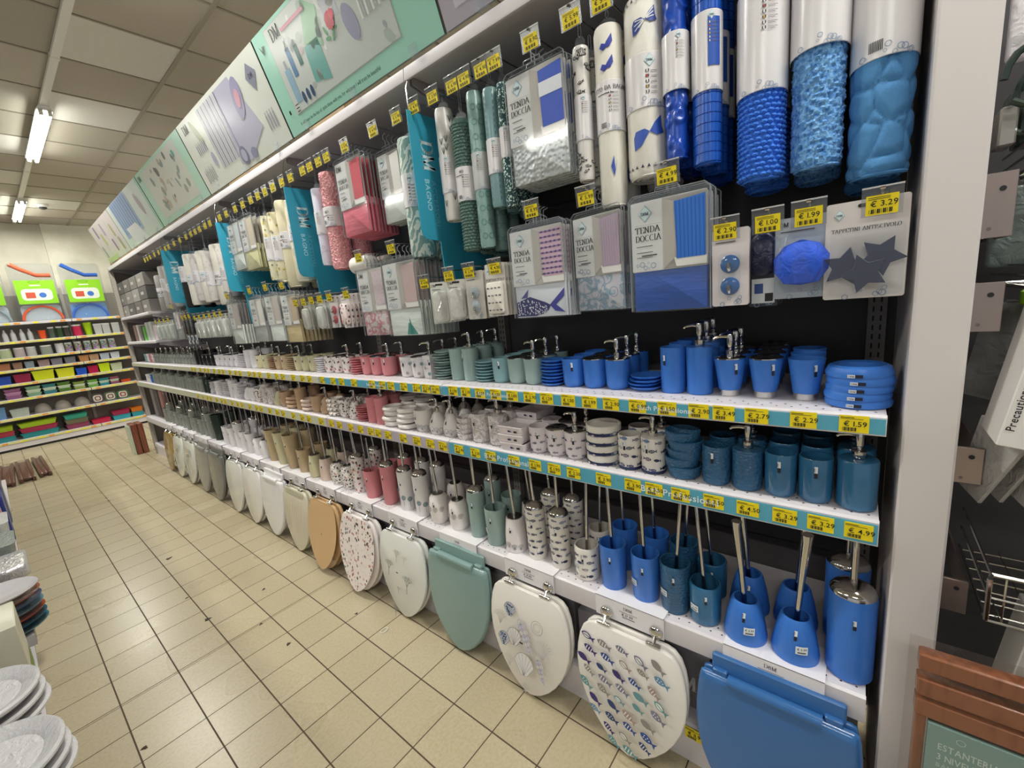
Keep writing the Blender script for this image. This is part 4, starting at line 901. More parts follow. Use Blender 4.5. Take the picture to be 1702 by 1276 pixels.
        for i in range(int(h/.018)):
            for u in (-r*.6, r*.5): A.rect(u, -.014-i*.018, u+.0018, -.004-i*.018, '2f4f52', 1)
    elif deco == 'yflor':
        for i in range(30): u = R.uniform(-r*1.4, r*1.4); v = -h*R.uniform(.02, .98); A.disc(u, v, R.uniform(.004, .008), R.choice(('d9c65a', 'b9a64a', '8a8a7a')), 1, n=7)
    elif deco == 'flor':
        for i in range(18): u = R.uniform(-r*1.4, r*1.4); v = -h*R.uniform(.02, .98); A.ring(u, v, R.uniform(.004, .008), .0012, R.choice(('8f8a88', 'b0a59c')), 1, 8)
    b.art(A, mp, .007); sp.part('mat', b)
    if lab:
        v1, v0 = -h*lab[0], -h*lab[1]; q = MB(); R2 = r+{'shag': .007, 'bobble': .0075, 'ringmat': .004, 'smooth': .0035, 'cobble': .003}.get(kind, .0022)
        q.lathe([(R2-.001, v0), (R2, v0+.001), (R2, v1-.001), (R2-.001, v1)], M('e9e7ea', .25, 0, '', 0, .93 if deco != 'swirl' else .6), 32, sx=depth, caps=(0, 0))
        A = Art(); m2 = lambda u, v, l: (-(R2+.0006*l)*math.cos(u/R2)*depth, -(R2+.0006*l)*math.sin(u/R2), v); H = v1-v0; s = w/.1
        if text: A.serif(text, -w*.5 if len(text) > 5 else -w*.1, v1-.032*s, .013*s, INK, 2, .95); lorem(A, -w*.4, v1-.045*s, w*.6, 1, .01, .003*s, '3a3438', 2)
        else: A.logo(w*.12, v1-.02*s, .013*s, 1)
        cf = [('2b3a8a', 'f2f2f2', 'c03a3a'), ('1f1f1f', 'c03a3a', 'd9b53a'), ('2f7a4a', 'f2f2f2', 'c03a3a'), ('c03a3a', 'd9b53a', 'c03a3a'), ('2b3a8a', 'f2f2f2', 'c03a3a')]
        for i in range(6):
            v = v1-.045*s-i*.0115*s
            if v < v0+.02*s: break
            for j in range(3): A.rect(w*.02+j*.0028*s, v, w*.02+(j+1)*.0028*s, v+.006*s, '4a4650' if j != 1 else cf[i % 5][j], 2)
            lorem(A, w*.14, v+.001, w*.24, 2, .003*s, .0011*s)
        if text:
            for i in range(9): A.rect(-w*.3+i*.0024*s, v0+.012*s, -w*.3+i*.0024*s+.0013*s, v0+.03*s, INK, 2)
        if kind == 'grid': A.rect(0, v0+H*.3, w*.42, v1-H*.1, '1c4fae', 2, 5)
        bubbles(A, -w*.5, w*.45, v0+.008*s, 9, 2, s); q.art(A, m2, .007); sp.part('label_wrap', q)
    t = MB(); t.slab([(-w*.3, -.004), (w*.3, -.004), (w*.3, .02), (.008, .03), (-.008, .03), (-w*.3, .02)][::-1], -.0008, .0008, CLEAR2); t.tube([(0, 0, .028), (0, .004, .036), (0, .003, up-.004), (0, 0, up), (0, -.003, up-.004), (0, -.004, .036), (0, 0, .028)], .0014, M('a9adb2', .15, 0, '', 0, .6), 5); sp.part('hang_tab', t)
    return sp
def hroll(y, z1, sp, label, x=1.16, w=.08, behind=1, grp='rolled mats on the top row of hooks', tilt=0):
    for k in range(behind+1):
        put(sp, (x+w*.58+k*(w*1.3+.008), y+(.006*k), z1-.006*k), label+('' if k == 0 else ', one behind the front roll' if k == 1 else ', two behind the front roll'), grp, (tilt, 0, (.05 if k else 0)+(.3 if y > .3 else .1)))
def hpack(y, z, sp, label, n=5, x=1.15, dx=.02, rz=0, grp='shower curtain packs hanging in stacks'):
    for k in range(n): put(sp, (x+k*dx, y+.003*math.sin(k*2.1), z-.001*k), label+('' if k == 0 else f', {ordinal(k)} behind the front pack'), grp, (0, 0, rz+.02*math.sin(k*1.3)))
def top_row():
    R1 = [  # y, top z, kind, w, h, col, lab, text, deco, behind, label
     (-.012, 2.24, 'cobble', .1, .56, '4d8ac2', (.02, .64), 'GNO', '', 1, 'smooth sky blue rolled mat next to the post'),
     (.092, 2.24, 'shag', .09, .52, '2f73c4', (.1, .58), '', '', 1, 'shaggy mottled blue rolled mat'),
     (.196, 2.20, 'bobble', .086, .48, '3b7be0', (.22, .64), '', '', 1, 'bobbled bright blue chenille mat roll'),
     (.308, 2.23, 'grid', .064, .45, '1f57b8', (.3, .66), '', '', 2, 'blue rolled shower mat with square grid'),
     (.378, 2.20, 'ringmat', .056, .39, '1a49b0', (.3, .62), '', '', 2, 'blue rolled shower mat with ring pattern'),
     (.462, 2.20, 'towel', .102, .41, 'e8e6de', (.32, .62), '', 'whale', 1, 'cream rolled mat with big blue whale tails'),
     (.556, 2.175, 'towel', .074, .44, 'e6e3da', (.3, .58), 'ETO DA BAGNO', 'fishes', 1, 'slim cream rolled mat with small blue tail'),
     (.630, 2.155, 'pvc', .046, .335, 'dedcd8', (.36, .7), '', 'zebra', 2, 'thin white roll with black fish print'),
     (.906, 2.165, 'glitter', .042, .36, '33565a', (.35, .6), '', '', 2, 'dark teal glitter roll'),
     (.962, 2.17, 'pvc', .056, .355, '7a9ea2', (.42, .72), '', 'dash', 2, 'teal roll with dashed seam lines'),
     (1.034, 2.185, 'pvc', .056, .49, '8aaba6', (.38, .62), '', 'swirl', 2, 'sea green roll with curl pattern'),
     (1.108, 2.125, 'bobble', .066, .43, '65827a', (.36, .62), 'NO', '', 2, 'dark green bobbled mat roll'),
     (1.190, 2.185, 'pvc', .064, .37, 'e2e0dc', (.42, .76), '', 'reef', 2, 'white roll with grey coral print'),
     (1.412, 2.155, 'leaf', .10, .44, '86a8a4', (.3, .58), '', '', 2, 'green and white leaf-patterned mat roll'),
     (2.02, 2.18, 'shag', .092, .44, 'e3868f', (.36, .56), 'NO', '', 1, 'fluffy pink rolled mat'),
     (2.12, 2.13, 'pvc', .06, .36, 'dcdff0', (.3, .6), '', 'flor', 1, 'pale lilac roll beside the fluffy pink mat'),
     (2.42, 2.14, 'towel', .09, .42, 'e2dcc6', (.3, .5), '', 'flor', 1, 'cream mat roll with grey scribbles'),
     (2.53, 2.16, 'towel', .1, .46, 'ded6b8', (.36, .55), 'NO', '', 1, 'plain sand-coloured bath mat roll'),
     (2.64, 2.12, 'pvc', .075, .38, 'e6dfbf', (.34, .7), '', 'yflor', 1, 'cream roll with yellow flowers'),
     (2.74, 2.12, 'pvc', .06, .36, 'e4e0c4', (.34, .7), '', 'yflor', 1, 'narrow roll with yellow flowers'),
     (3.44, 2.1, 'towel', .07, .38, '8f8f92', (.3, .55), '', '', 1, 'grey mat roll behind the third blue banner'),
     (3.54, 2.06, 'pvc', .07, .32, 'd9d6d2', (.4, .7), '', 'flor', 1, 'pale printed roll beyond the third banner'),
     (3.66, 2.1, 'towel', .14, .42, 'dad6cc', (.45, .68), 'LIBERO' if False else 'BAGNO', '', 1, 'thick off-white mat roll with purple label'),
     (3.86, 2.08, 'pvc', .07, .36, 'd7d3cf', (.4, .7), '', 'flor', 1, 'off-white printed roll beside thick mats'),
     (3.98, 2.1, 'towel', .13, .38, 'e0ddd4', (.4, .6), '', '', 1, 'off-white bath mat roll without lettering'),
     (4.14, 2.1, 'pvc', .08, .36, 'cfccca', (.35, .6), '', 'flor', 1, 'light grey printed roll among white mats'),
     (4.30, 2.12, 'towel', .12, .4, 'e2e0d8', (.4, .6), '', '', 1, 'white bath mat roll near the black one'),
     (4.46, 2.05, 'towel', .09, .34, '1f1f22', (.02, .4), '', '', 1, 'black mat roll with white label'),
     (4.78, 2.12, 'pvc', .09, .38, 'c9c6c4', (.3, .6), '', 'flor', 1, 'pale grey roll beyond the fourth banner'),
     (4.92, 2.1, 'towel', .1, .38, 'aaa8a6', (.4, .6), '', '', 1, 'mid grey bath mat roll'),
     (5.08, 2.12, 'pvc', .08, .38, 'b4b0ae', (.3, .6), '', 'flor', 1, 'speckled grey roll among grey mats'),
     (5.28, 2.06, 'towel', .17, .34, '9a9997', (.35, .6), 'BAGNO', '', 0, 'large grey bath mat roll with pale label')]
    for i, (y, z, kind, w, h, col, lab, tx, deco, bh, d) in enumerate(R1):
        hroll(y, z, roll(kind, w, h, col, lab, tx, deco, 1.15, i, max(.044, round(2.224-z, 3))), d, w=w, behind=bh)
    hpack(.768, 2.205, pack(.2, .3, 'bubble', '2a4fb8', 'stripe'), 'shower curtain pack with clear bubbled sheet and blue striped picture', 6, rz=.0)
    hpack(1.545, 2.2, pack(.145, .27, 'white', 'e2e4e0', 'none'), 'white shower curtain pack between leaf mat and pink pack', 4, x=1.2)
    hpack(1.765, 2.222, pack(.2, .31, 'pinkf', 'd9606e', 'pleat', True), 'pink shower curtain pack with pleated picture', 8)
    hpack(2.93, 2.2, pack(.2, .3, 'yellowf', 'd8d2b8', 'pleat'), 'pale yellow shower curtain pack', 7, dx=.024)
    hpack(3.13, 2.2, pack(.18, .28, 'white', 'b8c2c8', 'none'), 'bluish white shower curtain pack by the third banner', 5)
    # rolled white towel lying in its sleeve below the pink pack
    b = MB(); b.T = Matrix.Rotation(PI/2, 4, 'X'); b.lathe([(.03, -.07), (.04, -.062), (.04, .062), (.03, .07)], M('e9e6e0', .9, 0, 'fabric'), 24, sy=1)
    sp = Spec('rolled_towel', 'towel'); sp.root = b.mesh('rolled_towel')
    for k in range(2): put(sp, (1.2+.1*k, 1.83, 1.735), 'white rolled towel hanging under the pink shower curtain pack'+(', rear one' if k else ''), 'white rolled towels')
    ys = [.536, .623, .753, .89, .944, 1.017, 1.052+.02, 1.168, 1.268, 1.371, 1.523, 1.732, 1.883, 1.956, 2.039, 2.11, 2.238, 2.334, 2.444, 2.544]
    pr = ['5.99', '5.99', '8.90', '7.99', '4.90', '4.90', '6.90', '3.90', '4.90', '5.90', '4.90', '8.90', '3.90', '5.90', '3.90', '3.90', '5.90', '4.90', '3.90', '5.90']
    ys += [2.64, 2.74, 2.86, 2.98, 3.13, 3.25, 3.44, 3.54, 3.66, 3.76, 3.86, 3.98, 4.14, 4.3, 4.46, 4.56, 4.68, 4.78, 4.92, 5.08, 5.18, 5.28]; pr += ['4.90', '3.90', '6.90', '5.90']*6
    for i, (y, p) in enumerate(zip(ys, pr)): puthook(y, 2.225, p, f'in the top row, {ordinal(i+1)} from the white post')
top_row()
@cached
def blister(w, h, back, item, text='', pitem=''):
    sp = Spec('blister_pack', 'blister pack'); c = MB(); c.slab(rr(-w/2, -h, w/2, .0, .005), 0, .002, M(back, .35)); A = Art()
    A.poly(rr(-.014, -.014, .014, -.007, .003), INK, 1)
    if text:
        k = min(.009, w*.9/(len(text)*.8)); A.serif(text, 0, -.056-k*.3, k, INK, 1, .95, center=True); A.logo(-w*.33, -.024, .009, 1)
    else: A.dm(-w*.42, -.018, .009, INK, 1); lorem(A, -w*.4, -.03, w*.75, 1, .01, .002, '4a4448', 1)
    bubbles(A, -w*.45, w*.45, -h+.01, 6, 1); c.art(A, flat(0)); sp.part('backing_card', c)
    if item == 'hooks':
        for k, z in enumerate((-h*.45, -h*.74)):
            q = MB(); T = Matrix.Translation((0, 0, z)) @ Matrix.Rotation(PI/2, 4, 'Y'); q.T = T @ Matrix.Rotation(PI, 4, 'X')
            q.lathe([(.021, 0), (.021, .003), (.017, .006), (.008, .007)], M(pitem, .15, 0, '', 0, 1, .5), 22); s = MB(); s.T = q.T; s.tube([(0, 0, .006), (0, 0, .014), (.01, 0, .018), (.014, 0, .012)], .004, CHROME, 8); q.T = None
            sp.part('suction_hook', q, [('chrome_hook', s)])
        q = MB(); q.slab(rr(-w*.3, -h*.9, w*.3, -h*.3, .012), -.012, -.011, CLEAR); sp.part('blister_bubble', q)
    elif item == 'sponge':
        q = MB(); q.lathe([(.002, -.05), (.03, -.045), (.045, -.02), (.046, .01), (.03, .035), (.004, .045)], M(pitem, .7, 0, 'wrap'), 30, sx=.5, c=(-.025, 0, -h*.55), fn=lambda r, z, a: r*(1+.16*math.cos(5*a)+.08*noise.noise(Vector((math.cos(a)*5, math.sin(a)*5, z*90))))); sp.part('bath_sponge', q)
        q = MB(); q.lathe([(.01, .03), (.04, .02), (.052, -.04), (.05, -.09), (.045, -.1)], CLEAR, 18, sx=.5, c=(-.022, 0, -h*.35)); sp.part('clear_bag', q)
    elif item == 'mats':
        for k in range(3):
            q = MB(); T = Matrix.Translation((-.008-.007*k, (.03, -.026, -.002)[k], -h*(.66, .58, .74)[k])) @ Matrix.Rotation((.2, .5, .9)[k], 4, 'X'); q.T = T; st = []
            for i in range(10): a = PI/2+i*PI/5; rr_ = .04 if i % 2 == 0 else .021; st.append((rr_*math.cos(a), rr_*math.sin(a)))
            q.slab(st, -.002, .002, M(pitem, .3), .001)
            for i in range(8): q.lathe([(.004, -.0035), (.004, -.003)], M('6d6f90', .3), 8, c=(0, 0, 0)) if False else None
            sp.part('star_grip_mat', q)
        q = MB(); q.slab(rr(-w*.42, -h*.97, w*.46, -h*.28, .01), -.03, -.0285, CLEAR); sp.part('clear_window', q)
    elif item == 'dark':
        q = MB(); q.slab(rr(-w*.4, -h*.62, w*.4, -h*.12, .02), -.02, -.002, M(pitem, .3, 0, 'wrap'), .006); A = Art(); A.rect(-w*.4, -h*.96, w*.4, -h*.66, 'cdd2d8', 1); A.rect(-w*.3, -h*.84, 0, -h*.72, '2a4a8a', 2); A.rect(.004, -h*.94, w*.34, -h*.84, INK, 2); q.art(A, flat(-.001)); sp.part('contents', q)
    elif item == 'print':
        q = MB(); q.slab(rr(-w*.4, -h*.95, w*.4, -h*.35, .008), -.014, -.001, M(pitem, .4), .004); A = Art(); R = random.Random(5)
        for i in range(4):
            for j in range(4): A.fish(-w*.28+i*w*.19, -h*.88+j*h*.14, w*.14, '3c3f48', 1, i % 3, 0 if j % 2 else PI)
        q.art(A, flat(-.014)); sp.part('folded_item', q)
    elif item == 'bag':
        q = MB(); q.slab(rr(-w*.42, -h*.97, w*.42, -h*.22, .016), -.022, -.001, M(pitem, .15, 0, 'wrap', 0, .6), .008); sp.part('clear_bag', q); q = MB(); q.tube([(-.012, w*.2, -h*.7), (-.012, 0, -h*.5), (-.012, -w*.2, -h*.75)], .006, CHROME, 8); sp.part('chrome_item', q)
    elif item == 'terr': q = MB(); q.slab(rr(-w*.36, -h*.9, w*.36, -h*.28, .012), -.02, -.001, M('e8d9d9', .35, 0, 'terrazzo:80pk'), .006); sp.part('soap_box', q)
    return sp
def second_row():
    G = 'blister packs on the lower hooks'
    def bl(y, z, sp, d, n=3, x=1.15, dx=.022, rz=0):
        for k in range(n): put(sp, (x+k*dx, y+.002*math.sin(k*2), z), d+('' if k == 0 else f', {ordinal(k)} behind the front one'), G, (0, 0, rz+.03*math.sin(k)))
    bl(-.0, 1.632, blister(.13, .193, 'd2ccca', 'mats', 'TAPPETINI ANTISCIVOLO', '2a2d48'), 'large grey card pack of dark star-shaped bath grip mats', 3, dx=.045)
    bl(.106, 1.622, blister(.105, .175, 'aab2bc', 'sponge', '', '2458d8'), 'clear bag with bright blue star bath sponge', 3, x=1.17, dx=.05)
    bl(.182, 1.622, blister(.06, .19, '2a2c3a', 'dark', '', '151b3a'), 'narrow dark navy pack with pale info label', 3, x=1.18, dx=.03)
    bl(.247, 1.618, blister(.08, .178, 'd6cfd2', 'hooks', '', '1f5a9a'), 'beige card with two blue suction hooks', 5)
    hpack(.393, 1.776, pack(.192, .282, 'blue', '2c70cc', 'pleat'), 'royal blue shower curtain pack', 6, dx=.018)
    hpack(.605, 1.775, pack(.165, .27, 'lilac', 'a99ab4', 'pleat', False, 'cards'), 'lilac shower curtain pack turned sideways', 6, x=1.17, dx=.022, rz=-.16)
    hpack(.806, 1.772, pack(.2, .275, 'fishw', 'c4a8bc', 'fish', False, 'bigfish'), 'shower curtain pack with a large blue-patterned fish', 5)
    bl(.985, 1.632, blister(.088, .178, 'd9d4ce', 'print', 'PORTAROTOLO', 'e3dfd6'), 'small cream pack with rows of fish', 4)
    bl(1.086, 1.618, blister(.088, .17, 'ccc8c0', 'hooks', '', 'aab4ba'), 'beige card with two clear suction hooks', 4)
    for k in range(5): put(blister(.07, .15, 'dcdad2', 'bag', '', 'e6e8e2'), (1.16+.03*k, 1.19+.004*k, 1.6), 'white leaf-shaped hook pack seen edge-on'+('' if not k else f', {ordinal(k)} behind'), G, (0, 0, .9))
    for k in range(4): put(blister(.07, .16, 'd6d8d0', 'bag', '', 'e6e8e2'), (1.16+.03*k, 1.285+.004*k, 1.6), 'white slim pack seen edge-on next to the blue banner tail'+('' if not k else f', {ordinal(k)} behind'), G, (0, 0, .9))
    hpack(1.512, 1.758, pack(.215, .305, 'white', 'cdb6b4', 'pleat', False, 'tealleaf'), 'white shower curtain pack with teal leaf tip', 10, dx=.022)
    hpack(1.755, 1.758, pack(.2, .3, 'floralf', 'c9bcc2', 'dots', True), 'pink and grey flower shower curtain pack', 5, x=1.17)
    bl(1.958, 1.612, blister(.08, .165, 'd9d2d0', 'terr', '', ''), 'card pack with terrazzo soap box', 4)
    bl(2.072, 1.612, blister(.08, .16, 'cfc8c8', 'hooks', '', 'c24a5a'), 'card with two rose pink suction hooks', 4)
    bl(2.19, 1.6, blister(.08, .15, 'c4c6c2', 'bag', '', 'd8dcd8'), 'clear bag with chrome bath fitting', 3)
    bl(2.35, 1.6, blister(.08, .15, 'b9b8ae', 'bag', '', 'c9ccc4'), 'greenish clear bag with chrome fitting', 3)
    hpack(2.56, 1.71, pack(.19, .27, 'beigef', 'c9b894', 'pleat'), 'sand beige shower curtain pack', 8, dx=.024)
    hpack(2.78, 1.72, pack(.19, .27, 'white', 'c8c6bf', 'pleat'), 'plain white shower curtain pack beside the beige pack', 5)
    hpack(3.02, 1.72, pack(.19, .27, 'greyf', 'cfcfcb', 'none'), 'light grey shower curtain pack', 5)
    hpack(3.42, 1.72, pack(.19, .28, 'white', 'b9b4b0', 'pleat'), 'white shower curtain pack past the third banner', 5)
    for i, y in enumerate((3.62, 3.74, 3.86, 3.98, 4.1, 4.22)): bl(y, 1.61, blister(.09, .17, ('c9c9c4', 'dadbd6')[i % 2], 'bag', '', ('dfe3df', 'c4cac6')[i % 2]), ('clear bag with chrome fitting, ', 'whitish bag with chrome fitting, ')[i % 2]+ordinal(i+1)+' past grey curtain packs', 2)
    for i, y in enumerate((4.36, 4.46, 4.56)): bl(y, 1.63, blister(.08, .24, '3a3842', 'dark', '', '23222c'), 'long dark bag of bath gloves, '+ordinal(i+1)+' from the near side', 3)
    hpack(4.8, 1.74, pack(.15, .24, 'greyf', 'd9c6cf', 'none'), 'pink-grey curtain pack near the fourth banner', 3)
    for i, y in enumerate((5.0, 5.15, 5.3, 5.45)): bl(y, 1.63, blister(.11, .18, 'c4c8c4', 'bag', '', 'd0d8d4'), 'wrinkled clear bag near far bay, '+ordinal(i+1)+' from near side', 2)
    H = [(-.022, 1.637, '3.29'), (.094, 1.637, '1.99'), (.168, 1.636, '1.00'), (.254, 1.634, '2.90'), (.385, 1.787, '4.99'), (.609, 1.782, '5.99'), (.797, 1.785, '8.99'), (.965, 1.635, '4.90'), (1.087, 1.636, '2.99'), (1.191, 1.634, '1.50'), (1.334, 1.621, '4.90'), (1.512, 1.778, '3.90'), (1.755, 1.775, '5.90'), (1.906, 1.626, '4.90'), (2.064, 1.625, '3.90'), (2.161, 1.624, '2.90'), (2.251, 1.625, '3.90'), (2.339, 1.623, '4.90'), (2.431, 1.623, '2.90'), (2.56, 1.73, '3.90'), (2.78, 1.74, '3.90'), (3.02, 1.74, '4.90'), (3.42, 1.74, '4.90')]
    H += [(3.62+.12*i, 1.63, '2.90') for i in range(6)]+[(4.36+.1*i, 1.65, '3.90') for i in range(3)]+[(4.8, 1.76, '4.90')]+[(5.0+.15*i, 1.65, '2.90') for i in range(4)]
    for i, (y, z, p) in enumerate(H): puthook(y, z, p, f'in the lower row, {ordinal(i+1)} from the white post')
second_row()
def banners():
    bm = M('38a5c4', .4)
    for i, (y, hz) in enumerate(((1.285, 2.2), (2.285, 2.17), (3.285, 2.18), (4.635, 2.2))):
        sp = Spec('aisle_banner', 'banner'); b = MB()
        pts = [(1.11, hz), (1.11, hz-.4), (1.115, hz-.425), (1.13, hz-.44), (1.2, hz-.445), (1.205, hz-.66), (1.5, hz-.66), (1.5, hz)]
        b.loft([[(x, yy, z) for x, z in pts] for yy in (0, .004)], bm)
        A = Art()   # art plane faces -Y: u is +X, v is Z
        A.serif('DM', 1.157, hz-.09, .055, 'd9f0f6', 1, rot=-PI/2, thick=.2, thin=.06)
        A.text('BAGNO', 1.155, hz-.225, .022, 'b5e2ef', 1, rot=-PI/2); A.text('ACCESSORI', 1.187, hz-.225, .022, '6cc6df', 1, rot=-PI/2)
        b.art(A, lambda u, v, l: (u, -.0006*l, v)); sp.part('panel', b)
        q = MB(); q.tube([(1.12, .002, hz), (1.12, .002, hz+.07), (1.14, .002, 2.31)], .002, CHROME, 6); sp.part('wire', q)
        put(sp, (0, y, 0), 'blue hanging bathroom accessories banner, '+ordinal(i+1)+' from the white post', 'blue aisle banners')
banners()

# ------------------------------------------------------------------ toilet seats, their cards and the boxes behind
def seat_outline(plastic=False, k=1.0):
    W_ = [(0, .115), (.015, .138), (.06, .158), (.14, .172), (.25, .181), (.36, .184), (.47, .18), (.58, .168), (.69, .148), (.79, .122), (.88, .09), (.95, .055), (.99, .022)] if not plastic else \
         [(0, .165), (.012, .176), (.05, .18), (.14, .184), (.25, .187), (.36, .187), (.47, .182), (.58, .17), (.69, .15), (.79, .124), (.88, .09), (.95, .055), (.99, .022)]
    L = .425*k; R_ = [(w*k, -t*L) for t, w in W_]
    return R_+[(0, -L)]+[(-a, b) for a, b in R_[::-1]]
def seat_hw(v):
    P = seat_outline()[:13]; v = min(v, 0)
    for (a, b), (c, d) in zip(P, P[1:]):
        if d <= v <= b: return a+(c-a)*(v-b)/(d-b)
    return .02
def shell_art(A):
    R = random.Random(4)
    def scallop(u, v, s, c, d=False):
        P = [(u+s*math.cos(math.radians(a)), v+s*1.1*math.sin(math.radians(a))) for a in range(10, 171, 16)]+[(u-s*.3, v-s*.8), (u+s*.3, v-s*.8)]
        A.poly(P, 'c9cdd4' if d else 'e0dedd', 1); A.line(P+[P[0]], .0014, c, 2)
        for a in range(30, 160, 24): A.line([(u, v-s*.8), (u+s*math.cos(math.radians(a)), v+s*math.sin(math.radians(a)))], .0012, c, 3)
        if d:
            for i in range(16): A.disc(u+R.uniform(-.6, .6)*s, v+R.uniform(-.4, .8)*s, .0032, R.choice(('2f4a8a', '3a6f9a', '28305a')), 4, n=6)
    def coral(u, v, s, c):
        for i in range(9):
            a = PI/2+(i-4)*.28; x, y = u+s*.5*math.cos(a), v+s*.5*math.sin(a); A.line([(u, v-s*.6), (x, y)], .0012, c, 2)
            for e in (-.4, .4): A.line([(x, y), (x+s*.5*math.cos(a+e), y+s*.5*math.sin(a+e))], .001, c, 2)
    def conch(u, v, s, c, rot):
        for i in range(6): q = 1-i*.17; A.disc(u+math.cos(rot)*s*(i*.36-.9), v+math.sin(rot)*s*(i*.36-.9), s*.42*(1-abs(q-.6)), 'd2cfdc' if i % 2 else 'dcd8d6', 2+i, ry=s*.2, rot=rot+PI/2); A.ring(u+math.cos(rot)*s*(i*.36-.9), v+math.sin(rot)*s*(i*.36-.9), s*.3*(1-abs(q-.6)), .001, c, 9, 10)
        A.line([(u-math.cos(rot)*s*.9, v-math.sin(rot)*s*.9), (u+math.cos(rot)*s*1.3, v+math.sin(rot)*s*1.3)], .0014, c, 8)
    scallop(-.075, -.1, .028, '51607e', True); scallop(-.1, -.225, .028, '51607e', True); coral(-.12, -.15, .035, 'a9a4a0'); A.ring(.055, -.12, .026, .0014, '8d8c92', 2); A.ring(.055, -.12, .014, .0012, 'a3a2a6', 2); A.ring(.058, -.122, .02, .001, 'b0a8a0', 2)
    conch(.0, -.17, .055, '7a7c98', -1.1); scallop(-.05, -.2, .035, '8f8a88'); A.rect(-.022, -.208, -.006, -.202, INK, 5); coral(.085, -.2, .045, 'b9b5bd'); scallop(-.0, -.29, .045, '9a9a9e'); conch(.075, -.265, .042, '7d7f96', -1.2); coral(-.07, -.30, .03, 'bdb9b4'); coral(.01, -.375, .024, 'b9b5b1')
def fish_art(A):
    R = random.Random(12); cs = ['2d4a8f', '5b86a8', '3a2f6e', '8a8580', '5f8f95', '77758c', '274070', 'a58c86']; k = 0; v = -.06
    while v > -.385:
        wv = min(seat_hw(v), seat_hw(v-.02))-.036
        u = -wv+(.018 if k % 2 else 0)
        while u < wv+.004: A.fish(u+R.uniform(-.004, .004), v+R.uniform(-.006, .006), R.uniform(.04, .056), cs[R.randrange(8)], 1, R.choice((0, 1, 2, 3, 1)), -.3-R.uniform(0, .35), 'e3e5e0'); u += .06
        v -= .039; k += 1
def tree_art(A):
    def tree(u, v, s, c):
        def br(x, y, a, l, d):
            x2, y2 = x+l*math.cos(a), y+l*math.sin(a); A.line([(x, y), (x2, y2)], .0011+.0009*d, c, 2)
            if d: br(x2, y2, a-.5, l*.72, d-1); br(x2, y2, a+.46, l*.74, d-1); br(x2, y2, a, l*.66, d-1)
        br(u, v-.01, PI/2, s*.95, 3)
    tree(-.08, -.21, .032, '6d7573'); tree(.065, -.26, .036, '5f6664'); tree(-.02, -.13, .026, 'b3b0ac'); tree(.04, -.13, .02, 'cfc8c0'); tree(-.02, -.4, .022, '7a8280'); tree(.0, -.28, .014, 'b0aeaa'); A.rect(-.02, -.192, -.005, -.187, INK, 3)
